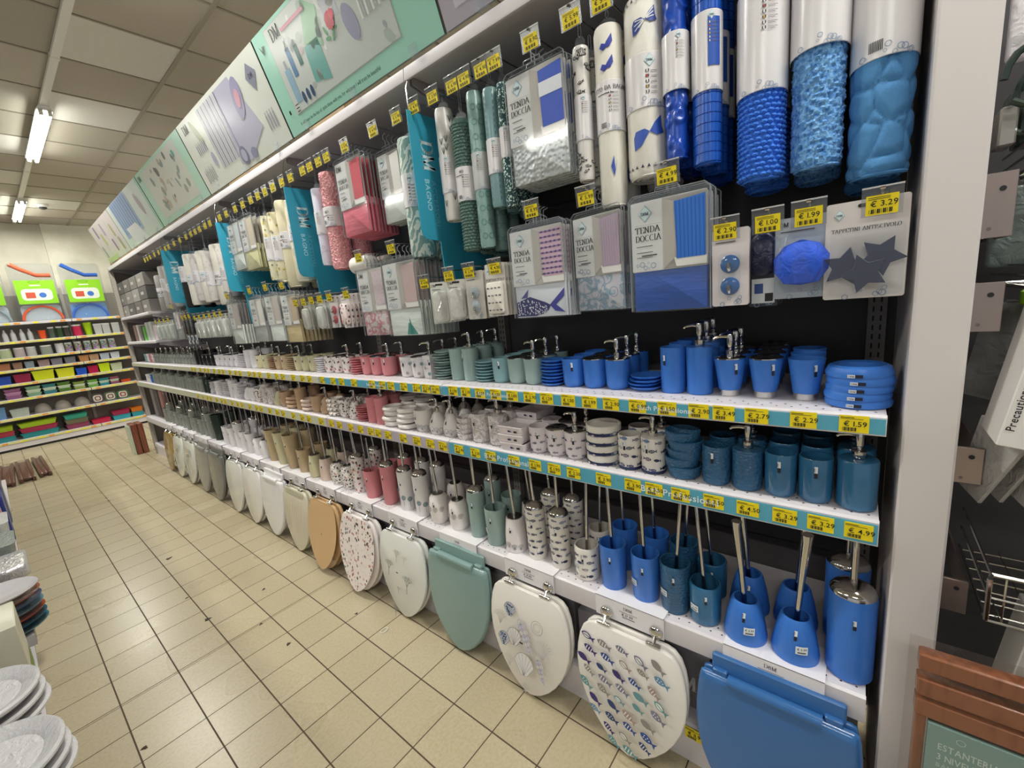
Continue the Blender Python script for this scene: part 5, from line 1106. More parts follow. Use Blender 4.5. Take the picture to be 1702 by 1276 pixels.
@cached
def seat(style):
    sp = Spec('hinged_toilet_seat_with_lid', 'toilet seat')
    cfg = {'fish': ('ebe7e3', ''), 'shells': ('ebe7e2', ''), 'tree': ('e6e8e4', ''), 'terr': ('efe6e4', 'terrazzo:56pk'), 'wood': ('c7a477', ''), 'wrapped': ('d9d4bf', ''), 'white': ('eeece9', ''), 'oval': ('dfe0da', ''), 'grey': ('8f8f8b', ''), 'darkgrey': ('6f706e', ''), 'clearprint': ('dfe2da', ''), 'ochre': ('a98b50', 'wood'),
           'bluep': ('3569a6', ''), 'tealp': ('809e9c', ''), 'whitep': ('e9e8ea', '')}
    c, kind = cfg[style]; pl = style in ('bluep', 'tealp', 'whitep', 'grey', 'darkgrey'); O = seat_outline(pl)
    lm = M(c, .22, 0, kind, 0, 1, .3) if style != 'wood' else M(c, .4)
    rim = M({'terr': 'efe8e6', 'wood': 'c7a477'}.get(style, c), .22, 0, '' if style != 'ochre' else 'wood', 0, 1, .3)
    tilt = Matrix.Rotation(.09, 4, 'Y')     # the free end hangs a little proud of the shelf
    b = MB(); b.T = tilt
    if pl:   # moulded plastic lid: domed shell with a hinge moulding
        cx = -.2
        def ring(x, k): return [(x, -u*k, cx+(v-cx)*k) for u, v in O]
        b.loft([ring(.004, .9), ring(-.004, 1), ring(-.012, .995), ring(-.02, .96), ring(-.0225, .9)], lm)
        sp.part('lid', b)
        h = MB(); h.T = tilt; h.tube([(-.014, -.105, -.004), (-.014, .105, -.004)], .016, M(c, .25), 12); h.box((-.012, -.145, -.014), (.012, -.108, .014), M(c, .25), .003); h.box((-.012, .108, -.014), (.012, .145, .014), M(c, .25), .003); sp.part('hinge', h)
        r = MB(); r.T = tilt; r.slab([(u*.97, v*.97+.004) for u, v in O], .006, .02, lm, .004); r.box((.0, -.15, .0), (.016, .15, .05), M(c, .3), .004); sp.part('seat_ring', r)
    else:
        b.slab(O, -.02, -.002, rim, .005); A = Art()
        if kind and style == 'terr': A.poly([(u*.93, -.215+(v+.215)*.95) for u, v in O], lm, 1)
        if style == 'wood' : A.poly([(u*.93, -.215+(v+.215)*.95) for u, v in O], 'd0ae80', 1)
        if style == 'fish': fish_art(A)
        if style == 'shells': shell_art(A)
        if style == 'tree': tree_art(A)
        if style in ('white', 'oval', 'wood'): A.disc(0, -.2, .004, INK, 3, n=8)
        if style == 'clearprint':
            R = random.Random(9)
            for i in range(12): A.disc(R.uniform(-.1, .1), R.uniform(-.35, -.07), R.uniform(.015, .03), R.choice(('aab4a6', '9fb0bd', 'c7c0a4')), 1, n=9)
        if style == 'wrapped':
            R = random.Random(9); A.rect(-.13, -.035, .13, -.012, 'c9c4aa', 1)
            for i in range(7): A.ring(-.1+.033*i, -.024, .008, .0016, '8c7d64', 2, 8)
            for i in range(8): x = -.11+.03*i; A.line([(x+.004*math.sin(j), -.06-.03*j) for j in range(9 if abs(x) < .08 else 6)], .0025, R.choice(('b98a63', 'a9785a', 'c3a583')), 2)
        b.art(A, lambda u, v, l: tuple(tilt @ Vector((-.0205-.0005*l, -u, v)))); sp.part('lid', b)
        r = MB(); r.T = tilt; r.slab([(u*.99, v) for u, v in O], .010, .028, rim, .005); sp.part('seat_ring', r)
        for s in (-1, 1):
            h = MB(); y = s*.083; h.tube([(-.014, y-.022, .008), (-.014, y+.022, .008)], .0065, CHROME, 10); h.tube([(-.014, y, .01), (.0, y, .026)], .005, CHROME, 8)
            h.T = Matrix.Translation((.012, y, .034)) @ Matrix.Rotation(-PI/2, 4, 'Y'); h.lathe([(.021, 0), (.021, .006), (.017, .011), (.01, .013)], CHROME, 20); sp.part('hinge', h)
    return sp
@cached
def seatcard(price):
    sp = Spec('seat_display_card', 'display card'); b = MB(); m_ = M('efedf2', .4)
    b.box((-.0025, -.115, -.072), (0, .115, .002), m_); b.box((-.0025, -.115, 0), (.12, .115, .0022), m_)
    A = Art(); A.serif('D&M', 0, -.022, .011, '6d6a78', 1, center=True); A.rect(-.03, -.031, .03, -.0295, '4a4854', 1); A.text('€ '+price, -.022, -.044, .009, INK, 1); A.rect(-.02, -.05, .022, -.0475, '4a4854', 1)
    b.art(A, flat(-.0025)); sp.root = b.mesh('seat_display_card'); return sp
def seats():
    S = [(.13, 'bluep', '11.99', 'moulded bright blue plastic toilet seat nearest the post'), (.525, 'fish', '17.99', 'white toilet seat printed with rows of coloured fish'), (.925, 'shells', '15.99', 'white toilet seat printed with seashells and coral'), (1.31, 'tealp', '9.90', 'moulded grey-green plastic toilet seat'),
         (1.70, 'tree', '15.90', 'white toilet seat printed with grey branching corals'), (2.08, 'terr', '15.90', 'terrazzo-patterned toilet seat with pink and black chips'), (2.46, 'wood', '12.90', 'plain light tan toilet seat'), (2.83, 'wrapped', '14.90', 'cream toilet seat wrapped with brown pattern'), (3.2, 'whitep', '9.90', 'moulded white plastic toilet seat'),
         (3.56, 'white', '12.90', 'plain white toilet seat with chrome hinges'), (3.93, 'oval', '12.90', 'plain off-white oval toilet seat with chrome hinges'), (4.36, 'darkgrey', '9.90', 'dark grey plastic toilet seat'), (4.74, 'grey', '9.90', 'mid grey plastic toilet seat'), (5.14, 'clearprint', '14.90', 'white toilet seat with faint green leaves, nearer one'), (5.52, 'clearprint', '14.90', 'white toilet seat with faint green leaves, farther one'), (5.9, 'ochre', '19.90', 'ochre wooden toilet seat at the far end')]
    for i, (y, st, p, d) in enumerate(S):
        put(seat(st), (1.098, y, .431), d+', hanging under the brush shelf', 'toilet seats hanging under the low shelf')
        put(seatcard(p), (1.1165, y+.01, .513), f'white folded price card reading €{p} above the {dict(bluep="blue plastic", tealp="grey-green plastic", whitep="white plastic", fish="fish-printed", shells="shell-printed", tree="coral-printed", terr="terrazzo", wood="tan", white="plain white", oval="off-white oval", grey="mid grey", darkgrey="dark grey", clearprint=("nearer" if y < 5.3 else "farther")+" leaf-printed").get(st, st)} toilet seat', 'white cards over the brush shelf lip')
    k = 0; y = -.0
    bx = {}
    while y < 5.5:
        w = (.15, .12, .17)[k % 3]; hh = (.21, .19, .22)[k % 3]; c = ('8f8893', 'a59ea6', '7d7a82')[k % 3]
        if (w, hh, c) not in bx:
            sp = Spec('toilet_seat_box', 'box'); b = MB(); b.box((0, -w/2, 0), (.3, w/2, hh), M(c, .5), .002); A = Art(); A.dm(-w*.3, hh*.3, .05, 'e6e2e8', 1); lorem(A, -w*.4, hh*.2, w*.7, 3, .012, .003, 'd8d4da', 1); b.art(A, flat(0))
            A = Art(); A.serif('DM', 0.06, -.03, .05, '3a3640', 1, center=False); b.art(A, lambda u, v, l: (u, -v, hh+.0006)); sp.root = b.mesh('toilet_seat_box'); bx[(w, hh, c)] = sp
        put(bx[(w, hh, c)], (1.2, y+w/2+.01, .1505), f'grey-lilac boxed toilet seat on the base shelf, {ordinal(k+1)} from the white post', 'boxed toilet seats on the base shelf')
        y += w+.015; k += 1
    put(tagspec('11.99', .056, .04), (1.1315, .34, .127), 'yellow € 11.99 price tag on the base shelf edge beside the blue seat', 'price tags on the shelf edges')
seats()

# ------------------------------------------------------------------ picture boards along the top
def boards():
    def bottle(A, u, v, w, h, c, l=4): A.rect(u-w/2, v, u+w/2, v+h, c, l); A.rect(u-w/5, v+h, u+w/5, v+h*1.25, '9aa0a6', l)
    def bd(A, W_, H_, k):
        X = lambda a: -W_/2+a*W_
        if k == 0:
            A.rect(X(0), 0, X(1), H_, 'b7b2c0', 1); A.rect(X(.05), H_*.1, X(.9), H_*.9, 'd2cfd8', 2)
            for i in range(9): A.rect(X(.1+.08*i), H_*.2, X(.13+.08*i), H_*.8, 'b3adc0', 3)
            A.dm(X(.04), H_*.8, .05, INK, 4)
        elif k == 1:
            A.rect(X(0), 0, X(1), H_, 'a5dccb', 1); A.rect(X(.1), H_*.16, X(.83), H_*.97, 'b9c4c2', 2); A.rect(X(.105), H_*.17, X(.825), H_*.96, 'ccd5d2', 3)
            A.dm(X(.14), H_*.83, .04, INK, 5); A.rect(X(.22), H_*.84, X(.4), H_*.87, 'd08aa0', 5)
            A.poly([(X(.33), H_*.62), (X(.4), H_*.92), (X(.47), H_*.8), (X(.44), H_*.5)], '8dbb9a', 4); A.poly([(X(.5), H_*.6), (X(.48), H_*.96), (X(.57), H_*.94), (X(.58), H_*.62)], 'c6c8d2', 4)
            A.disc(X(.52), H_*.62, .028, 'c4364e', 9, n=9); A.disc(X(.54), H_*.65, .016, 'dd5468', 10, n=8)
            for a in range(5): A.disc(X(.5)+.03*math.cos(a*1.3), H_*.55+.02*math.sin(a*1.3), .017, '4f9a68', 5, ry=.007, rot=a)
            bottle(A, X(.21), H_*.45, .03, .1, '4d7fae'); bottle(A, X(.27), H_*.5, .028, .07, '2f6b66'); bottle(A, X(.16), H_*.25, .045, .12, '93b6cf'); A.poly([(X(.31), H_*.3), (X(.32), H_*.6), (X(.42), H_*.6), (X(.42), H_*.24)], '6fb3ae', 4)
            for i in range(3): A.disc(X(.2+.035*i), H_*.26, .012, '3c557c', 5, ry=.022)
            for i in range(8): A.rect(X(.68+.016*i), H_*.45, X(.69+.016*i), H_*.93, 'b9c0c2' if i % 2 else 'e6eae8', 5)
            for i in range(5): A.rect(X(.55+.03*i), H_*.75, X(.565+.03*i), H_*.95, '8f96a8', 5)
            for i in range(26):
                R2 = random.Random(i); A.disc(X(R2.uniform(.14, .8)), H_*R2.uniform(.22, .92), R2.uniform(.008, .022), R2.choice(('c9d6d0', 'b2c2bd', 'dce4de', 'a9b5b8', 'c4b8bc', 'e6ebe6')), 4, ry=R2.uniform(.008, .03), rot=R2.uniform(0, 3), n=8)
            A.disc(X(.62), H_*.5, .035, '9fa2bd', 5, ry=.06, rot=.3); A.ring(X(.87), H_*.62, .012, .002, INK, 5, 10); A.ring(X(.88), H_*.85, .012, .002, INK, 5, 10); A.rect(X(.05), H_*.2, X(.062), H_*.24, INK, 5)
            for i in range(3): A.rect(X(.115), H_*.18+.012*i, X(.14), H_*.187+.012*i, INK, 6)
            A.poly([(X(.03), H_*.9), (X(.05), H_*.84), (X(.055), H_*.88), (X(.075), H_*.87), (X(.05), H_*.8)], '1e3a34', 5)
            A.text('It will never be the less of, quite those with you. for whatever I will trust be beautiful', X(.1), H_*.055, .013, '44605a', 5, cond=.88)
        elif k == 2:
            A.rect(X(0), 0, X(1), H_, 'dfe4dd', 1)
            A.dm(X(.06), H_*.83, .042, INK, 4); A.poly([(X(.9), H_*.9), (X(.95), H_*.78), (X(.9), H_*.62), (X(.855), H_*.78)], '8f92a6', 3); A.text('DM', X(.885), H_*.75, .02, '5b5e72', 4)
            for i in range(12): A.rect(X(.3+.022*i), H_*.18, X(.312+.022*i), H_*.95, '8f8db0' if i % 2 else 'c5c4d6', 3)
            A.poly([(X(.55), H_*.95), (X(.72), H_*.95), (X(.83), H_*.3), (X(.62), H_*.06), (X(.5), H_*.1)], 'b8b8cf', 3); A.disc(X(.73), H_*.7, .05, 'a29fc0', 5, ry=.09, rot=-.5); A.disc(X(.73), H_*.7, .025, 'd9a6b8', 6, ry=.04, rot=-.5)
            A.disc(X(.56), H_*.16, .045, '7c7f9c', 5); A.disc(X(.56), H_*.16, .03, 'b0b2cc', 6); A.disc(X(.66), H_*.12, .035, '8a8dae', 5, ry=.025)
            for i in range(6): bottle(A, X(.07+.022*i), H_*(.12+.02*(i % 2)), .014, .06, 'a0a2a4', 3); bottle(A, X(.12+.022*i), H_*.5, .014, .05, '9a9cae', 3)
            for i in range(4): bottle(A, X(.88+.022*i), H_*.2, .014, .06, 'a3a5b0', 3)
            A.disc(X(.2), H_*.75, .025, 'b9bda4', 3, ry=.08, rot=.5); A.disc(X(.25), H_*.35, .025, 'a8a9c4', 3, ry=.04)
        elif k == 3:
            A.rect(X(0), 0, X(1), H_, 'b4dccb', 1); A.rect(X(.12), H_*.1, X(.88), H_*.95, 'cfd4cc', 2); R = random.Random(8)
            for i in range(30): A.disc(X(R.uniform(.2, .8)), H_*R.uniform(.2, .88), R.uniform(.012, .035), R.choice(('9a9c98', '6f7472', 'b5ab9e', '8f9a98', 'c0b2a2')), 3, ry=R.uniform(.01, .04), rot=R.uniform(0, 3), n=9)
            A.disc(X(.8), H_*.8, .02, '4fa9a0', 5); A.dm(X(.03), H_*.85, .035, '2f5a50', 4)
        elif k == 4:
            A.rect(X(0), 0, X(1), H_, 'd3dfdc', 1); A.rect(X(.1), H_*.2, X(.62), H_, '9db4d6', 2)
            for i in range(8): A.rect(X(.13+.06*i), H_*.28, X(.16+.06*i), H_*.98, '6f8fc0', 3)
            A.poly([(X(.25), 0), (X(.62), 0), (X(.5), H_*.4), (X(.2), H_*.4)], 'e4e6ec', 4); A.disc(X(.8), H_*.6, .04, 'b0a6b0', 3, ry=.09, rot=.3); A.rect(X(.96), 0, X(1), H_, '9fd2bd', 3)
        elif k == 5:
            A.rect(X(0), 0, X(1), H_, 'd9d0d2', 1)
            for i, (a, v, c) in enumerate(((.2, .8, '8d7fa0'), (.35, .55, 'b9bf6a'), (.5, .75, 'a79ab4'), (.62, .3, '93708a'), (.8, .6, 'b0b07a'), (.85, .25, 'a5a07a'), (.1, .3, '8aa08a'))): A.poly(rr(X(a)-.035, H_*v-.06, X(a)+.035, H_*v+.06, .02), c, 3)
            for i in range(3): A.rect(X(.3+.2*i), H_*.1, X(.31+.2*i), H_*.9, 'c2b0a0', 2)
            A.rect(X(0), 0, X(.5), H_*.12, 'b9c98a', 2)
    names = ['lilac-grey board of towels and curtains', 'mint green board with product collage and red rose', 'white board with lilac curtain and diamond badge', 'mint-edged board with grey product collage', 'board with blue striped curtain', 'board with purple and yellow toiletries']
    Y = [-.06, 1.07, 2.135, 3.30, 4.435, 5.66, 6.75]; th = .31
    for k in range(6):
        W_ = Y[k+1]-Y[k]-.012; H_ = .385; sp = Spec('picture_board', 'picture board'); b = MB(); T = Matrix.Rotation(-th, 4, 'Y'); b.T = T
        b.box((0, -W_/2, 0), (.012, W_/2, H_), M('2a3a38' if k < 4 else '55605e', .4)); A = Art(); bd(A, W_, H_, k)
        # printed sheets are glossy
        for it in range(len(A.items)):
            pts, fs, mt, l = A.items[it]; nm = mt.name.split('_')[1][:6]
            if len(nm) == 6 and '.' not in nm: A.items[it] = (pts, fs, M(nm, .18), l)
        b.T = None; b.art(A, flatT(T @ Matrix.Translation((-.0004, 0, 0)))); sp.part('printed_panel', b)
        for s in (-.36, .0, .36):
            c = MB(); c.box((-.012, s*W_-.02, -.004), (-.008, s*W_+.02, .028), M('dfe6ea', .1, 0, '', 0, .35)); c.box((-.012, s*W_-.02, -.006), (.03, s*W_+.02, -.003), M('dfe6ea', .1, 0, '', 0, .35)); sp.part('clear_clip', c)
        put(sp, (1.128, (Y[k]+Y[k+1])/2, 2.355), names[k]+', leaning along the topmost shelf', 'picture boards on top of the shelving')
    for i, (y, x) in enumerate(((2.0, 1.17), (3.1, 1.17), (4.3, 1.18), (6.95, 1.12))):
        sp = Spec('cardboard_carton', 'carton'); b = MB(); b.box((0, -.16, 0), (.24, .16, .14 if i < 3 else .26), M('a58d68', .8)); sp.root = b.mesh('cardboard_carton'); put(sp, (x+.06, y, 2.3455), 'brown cardboard carton on top of the shelving, '+ordinal(i+1)+' from the post end', 'cartons on the top shelf')
boards()
def far_bay():
    R = random.Random(3); k = 0; cs = ['77736f', '5c5a58', '8b8783', '6a6663', '94918d']
    for z0, lab in ((1.746, 'upper'), ):
        for y in (5.86, 6.2, 6.54, 6.86):
            for lv in range(3):
                w = .3 if y < 6.8 else .24; b = MB(); b.box((1.17, y-w/2, z0+lv*.135), (1.5, y+w/2, z0+.13+lv*.135), M(cs[(k*3+lv) % 5], .6), .003); A = Art(); A.rect(-w*.3, .05, w*.1, .08, 'b9b6b2', 1); b.art(A, lambda u, v, l, y=y, z=z0+lv*.135: (1.169, y-u, z+v))
                o = new('storage_box', b.mesh('storage_box')); setp(o, f'grey storage box in the farthest bay, {ordinal(lv+1)} layer up, {ordinal(k+1)} pile from the near side', 'box', 'grey boxes in the farthest bay')
            k += 1
    for i, (y, w, h, c, d) in enumerate(((5.86, .12, .16, 'd9c9cf', 'pale pink box'), (6.02, .12, .2, 'c9cec8', 'clear pouch'), (6.18, .12, .2, 'b9c4be', 'clear bag'), (6.34, .1, .16, '52b32e', 'bright green box'), (6.5, .1, .17, '6f6a68', 'grey pack'), (6.64, .08, .19, 'dfdad6', 'white tall pack'), (6.78, .12, .19, '9c7a76', 'dusty pink pack'))):
        b = MB(); b.slab(rr(-w/2, 0, w/2, h, .01), 0, .12, M(c, .4), .004); o = new('small_pack', b.mesh('small_pack'), None, (1.19, y, 1.451)); setp(o, d+' standing on the small shelf in the farthest bay', 'pack')
    for i, (y, c, d) in enumerate(((6.42, 'a77a78', 'dusty pink'), (6.62, '5a5555', 'dark grey'), (6.82, '8d8684', 'taupe'))):
        sp = Spec('folded_mat', 'bath mat'); b = MB(); b.slab(rr(-.07, 0, .07, .36, .02), 0, .06, M(c, .9, 0, 'fabric'), .01); sp.root = b.mesh('folded_mat'); put(sp, (1.2, y, .511), d+' folded mat standing on the brush shelf at the far end')
far_bay()

# ------------------------------------------------------------------ far wall shelving with kitchen containers
def far_wall():
    FY = 9.75; root = None
    def nb(nm, b, d, g=None):
        b.v = [(x, y+FY, z) for x, y, z in b.v]; o = new(nm, b.mesh(nm)); setp(o, d, 'shelving panel', g)
    b = MB(); b.box((-1.6, .42, .1), (2.6, .44, 2.3), M('8d8880', .6)); nb('back_panel', b, 'grey-brown back panel of the far wall shelving')
    b = MB(); b.box((-1.6, .015, 0), (2.6, .02, .035), INK); b.box((-1.6, 0, .035), (2.6, .015, .105), SHELF); nb('kick_panel', b, 'long white kick panel under the far wall shelving')
    for x in (-1.6, -.27, .98, 2.55): q = MB(); q.box((x-.02, .403, 0), (x+.02, .418, 2.4), M('b5b0aa', .5)); nb('slotted_upright', q, 'slotted upright behind the far wall shelves, '+ordinal([-1.6, -.27, .98, 2.55].index(x)+1)+' from the left', 'far wall uprights')
    Z = [1.885, 1.61, 1.37, 1.195, .99, .765, .49, .15]; wd = ['top', 'second', 'third', 'fourth', 'fifth', 'sixth', 'seventh', 'base']
    for i, z in enumerate(Z):
        for a, c in ((-1.6, .975), (.985, 2.6)):
            sp = Spec('container_shelf', 'shelf'); q = MB(); q.box((a, 0, z-.02), (c, .4, z), SHELF); sp.part('deck', q); q = MB(); q.box((a, -.012, z-.04), (c, 0, z), SHELF); sp.part('front_lip', q)
            q = MB(); q.box((a+.01, -.0145, z-.036), (c-.01, -.012, z-.008), M('d8d48a' if i else 'd9d6d8', .4)); A = Art(); n = int((c-a)/.16)
            for j in range(n): u = a+.05+j*.16+.03*(j % 3); q.add([(u, -.0152, z-.035), (u+.06, -.0152, z-.035), (u+.06, -.0152, z-.009), (u, -.0152, z-.009)], [(0, 1, 2, 3)], M('e8e23a') if j % 3 else M('e79a3a'))
            sp.part('label_strip', q); put(sp, (0, FY, 0), wd[i]+' shelf of the far wall shelving, '+('left bay' if a < 0 else 'right bay'), 'far wall shelves')
    G = 'food containers on the far wall'
    def item(kind, x, z, w, h, c, d, dep=.16, alpha=1):
        b = MB(); mt = M(c, .25, 0, '', 0, alpha) if not c.startswith('food') else M(c[4:], .35, 0, 'food'); y = FY+.02
        nm, cat = {'jar': ('storage_jar', 'jar'), 'box': ('food_container', 'container'), 'cup': ('plastic_cup', 'cup'), 'tub': ('stacked_tubs', 'container'), 'dome': ('cake_dome', 'container'), 'tray': ('printed_tray', 'tray'), 'bin': ('storage_crate', 'crate'), 'bottle': ('plastic_bottle', 'bottle')}[kind]
        sp = Spec(nm, cat)
        if kind == 'jar': b.lathe([(w*.42, 0), (w*.46, h*.05), (w*.46, h*.85), (w*.4, h*.88)], mt, 14); q = MB(); q.lathe([(w*.44, h*.87), (w*.44, h), (w*.4, h)], M('d9dadb', .3), 14); sp.part('body', b); sp.part('lid', q)
        elif kind == 'cup': b.lathe([(w*.3, 0), (w*.34, h*.05), (w*.44, h*.9), (w*.46, h), (w*.42, h), (w*.3, h*.05)], mt, 14); sp.root = b.mesh(nm)
        elif kind == 'bottle': b.lathe([(w*.4, 0), (w*.42, h*.1), (w*.4, h*.6), (w*.2, h*.8), (w*.14, h)], mt, 12); sp.root = b.mesh(nm)
        elif kind in ('box', 'bin'):
            b.loft([[(sx*w*k, sy*dep/2*k*1, zz) for sx, sy in ((-.5, -1), (.5, -1), (.5, 1), (-.5, 1))] for k, zz in ((.86, 0), (.95, h*.86))], mt); q = MB(); q.box((-w/2, -dep/2, h*.84), (w/2, dep/2, h), M(c if not c.startswith('food') else 'd9d9d9', .3) if kind == 'box' else mt, .006); sp.part('body', b); sp.part('lid' if kind == 'box' else 'rim', q)
        elif kind == 'tub':
            for j in range(3): b.loft([[(sx*w*k, sy*dep/2*k, zz) for sx, sy in ((-.5, -.9), (-.4, -1), (.4, -1), (.5, -.9), (.5, .9), (-.5, .9))] for k, zz in ((.8, h/3*j), (.95, h/3*j+h*.26), (1, h/3*j+h*.27), (1, h/3*(j+1)))], mt if j % 2 == 0 else M('c9d9c4' if c != '8f5a86' else 'c08ab4', .3)); 
            sp.root = b.mesh(nm)
        elif kind == 'dome': b.lathe([(w*.5, 0), (w*.5, .02)]+[(w*.48*math.cos(t*PI/16), .02+h*.95*math.sin(t*PI/16)) for t in range(8)], mt, 20); sp.root = b.mesh(nm)
        elif kind == 'tray':
            for j, (kk, cc) in enumerate(((1, c), (.72, 'e6e2da'), (.5, '77503f' if c != '3f6b45' else 'a33a3a'), (.3, 'd9d4cc'))): b.loft([[(px*kk, -.004*j+yy, h/2+pz*kk) for px, pz in rr(-w/2, -h/2, w/2, h/2, w*.3)] for yy in (0, .02)][::-1], M(cc, .4))
            sp.root = b.mesh(nm)
        put(sp, (x, y+dep/2+(0 if kind != 'tray' else .02), z+.0005), d, G)
    R = random.Random(2)
    # shelf 2..7 contents, x running from the left edge of the picture to the dark shelving
    for i, x in enumerate((.0, .08, .16, .25, .33, .42, .5)): item('bottle', x, Z[1], .07, .17, 'b4b6ba', ['frosted grey bottle standing on red tray', 'frosted plastic bottle on red tray'][i % 2]+f', {ordinal(i+1)} from the left, second shelf', .1)
    item('cup', .63, Z[1], .1, .13, 'e2531c', 'orange ribbed cup on the second shelf of the far wall')
    for i, (x, c) in enumerate(((.73, '4b5a50'), (.82, '2f4a2c'), (.9, '3a3a36'))): item('jar', x, Z[1], .08, .17, c, 'dark green glass jar, '+ordinal(i+1)+' left of the crimson cup')
    item('jar', 1.02, Z[1], .12, .18, 'c0264e', 'crimson jug on the second shelf of the far wall'); item('cup', 1.15, Z[1], .12, .2, 'a6d20e', 'lime green tapered cup on the second shelf')
    for i, x in enumerate((1.26, 1.36, 1.48)): item('box', x, Z[1], .1, .17, 'c3c6c4', 'clear square canister right of the lime cup, '+ordinal(i+1)+' one', .1, .8)
    for i, (x, w, c, d) in enumerate(((.0, .12, 'b9c48f', 'pale green lidded jar'), (.2, .14, 'b8c7a0', 'clear jar with green lid'), (.34, .13, 'bdb0b4', 'clear jar with pink lid'), (.46, .12, 'bfc0c2', 'clear lidded jar'), (.62, .14, '9aa39a', 'wide clear jar'))): item('jar', x, Z[2], w, .14, c, d+' on the third shelf', .1, .85)
    item('jar', .77, Z[2], .11, .15, 'dadae2', 'white lettered jar on the third shelf')
    for i, x in enumerate((.87, .98, 1.09, 1.19, 1.29, 1.39)): item('jar', x, Z[2], .095, .15, 'food'+('8a4a26', '9a5a2a', '7b6a52', '8f5530', '7a6a4a', '8a6a5a')[i], 'food-printed lidded jar, '+ordinal(i+1)+' right of the white lettered jar')
    for i, (x, w, c, d) in enumerate(((-.05, .12, 'a8643e', 'copper'), (.15, .12, 'a06a4a', 'brown lidded'), (.28, .1, '8a6a58', 'small brown'), (.4, .1, '7f8f98', 'grey-blue'), (.55, .13, '8f7a7c', 'mauve'), (.69, .13, '77757f', 'slate'), (.84, .13, '6f6f78', 'dark grey'), (1.0, .12, 'b07c50', 'orange-lidded'), (1.12, .12, 'a98a6a', 'tan-lidded'), (1.25, .12, 'a9b4c4', 'blue-lidded'), (1.38, .12, 'c4ccd4', 'pale blue-lidded'))): item('box', x, Z[3], w, .1, c, d+' food container on the fourth shelf of the far wall', .12)
    for i, (x, w, h, c, d) in enumerate(((-.1, .16, .12, '3f7fb0', 'mid blue'), (.08, .2, .12, '2448a8', 'deep blue'), (.29, .18, .13, '8c1c44', 'dark crimson'), (.51, .24, .15, 'c9d41a', 'large lime yellow'), (.75, .21, .14, 'd0d42a', 'second lime yellow'), (.93, .13, .11, '1f56c0', 'bright blue'), (1.07, .13, .12, 'b01a48', 'crimson'), (1.21, .14, .14, 'c2dc1a', 'tall lime'), (1.36, .15, .12, 'b9c4a4', 'pale striped'))): item('box', x, Z[4], w, h, c, d+' lidded food box on the fifth shelf of the far wall')
    for i, (x, w, c, d) in enumerate(((-.08, .15, '4f9a8f', 'teal'), (.15, .17, '8f5a86', 'purple'), (.36, .16, '7aa384', 'sage green'), (.53, .15, '2f7f86', 'dark teal'), (.69, .15, '4f7a2a', 'olive green'), (.86, .14, '8aa04a', 'moss green'), (1.02, .13, '6fae4a', 'leaf green'), (1.16, .13, '1f8a94', 'turquoise'), (1.29, .12, '94506a', 'plum'))): item('tub', x, Z[5], w, .15-.03*(i > 4), c, d+' stack of nested tubs on the sixth shelf')
    item('bin', 1.43, Z[5], .13, .05, 'c84a1a', 'low orange-red tray on the sixth shelf')
    item('bin', -.06, Z[6], .18, .18, '5f86b4', 'blue-grey tub on the seventh shelf'); item('bin', .16, Z[6], .2, .12, 'a9b4ac', 'pale grey-green tub on the seventh shelf', .2)
    for i, x in enumerate((.4, .62, .84)): item('dome', x, Z[6], .2, .13, 'a59e98', 'round clear cake dome, '+ordinal(i+1)+' from the left', .2, .7)
    for i, x in enumerate((1.03, 1.19, 1.35)): item('tray', x, Z[6], .15, .15, ('4a4444', '5a6a54', '3f6b45')[i], 'square tray with round badge print, '+ordinal(i+1)+' from the left', .06)
    rows = [(-.05, .2, ('1f8a94', 'a8324a', '9dbb1a')), (.14, .0, ()), (.3, .42, ('1a8a8f', 'a3244e', '9dc21a')), (.72, .28, ('8a3a5a', '6f6a55', '2a9a86')), (1.0, .24, ('c41f4a',)), (1.26, .24, ('2fa0b0', 'a3244e')), (1.47, .16, ('2a9aa8', 'd9761a'))]
    nmc = {'1f8a94': 'turquoise', 'a8324a': 'brick red', '9dbb1a': 'lime', '1a8a8f': 'teal', 'a3244e': 'crimson', '9dc21a': 'lime green', '8a3a5a': 'plum', '6f6a55': 'olive grey', '2a9a86': 'sea green', 'c41f4a': 'raspberry', '2fa0b0': 'aqua blue', '2a9aa8': 'aqua', 'd9761a': 'orange'}
    for x, w, cs in rows:
        for j, c in enumerate(cs): item('bin', x, Z[7]+.078*j, w, .075, c, f'wide {nmc[c]} plastic crate, {ordinal(j+1)} layer up, near x-mark {x}'.split(', near')[0]+f' on the base shelf, {["far left","","left","middle","right of middle","right","far right"][rows.index((x, w, cs))]} pile', .3)
    # big bags with basins
    for i, (x, w, col, nm) in enumerate(((.14, .5, '8fa0a8', 'grey'), (.70, .48, 'e2561e', 'orange'), (1.24, .48, '2463c8', 'blue'), (-.42, .48, '9cc83a', 'green'))):
        sp = Spec('bagged_basin', 'bagged basin'); h = .86
        b = MB(); b.loft([[(px, y_, pz) for px, pz in rr(-w/2, 0, w/2, h, .05)] for y_ in (0, .1)][::-1], M('c4ccd2', .1, 0, 'wrap', 0, .22)); sp.part('clear_bag', b)
        b = MB(); b.loft([[(px, y_, pz) for px, pz in rr(-w*.44, h*.3, w*.44, h*.71, .01)] for y_ in (-.004, .0)][::-1], M('86c81c', .4))
        A = Art(); A.poly(rr(-w*.34, h*.36, w*.34, h*.56, .05), 'd9e2d4', 1); A.rect(-w*.25, h*.4, -w*.04, h*.5, 'c4503a', 2); A.disc(w*.12, h*.45, .04, '3a6fc4', 2); A.ring(0, h*.68, .06, .004, '3d6a14', 2, 14, ry=.015); A.rect(-w*.12, h*.61, w*.12, h*.63, 'e9f4da', 2)
        b.art(A, lambda u, v, l: (u, -.004-.0008*l, v)); sp.part('green_label', b)
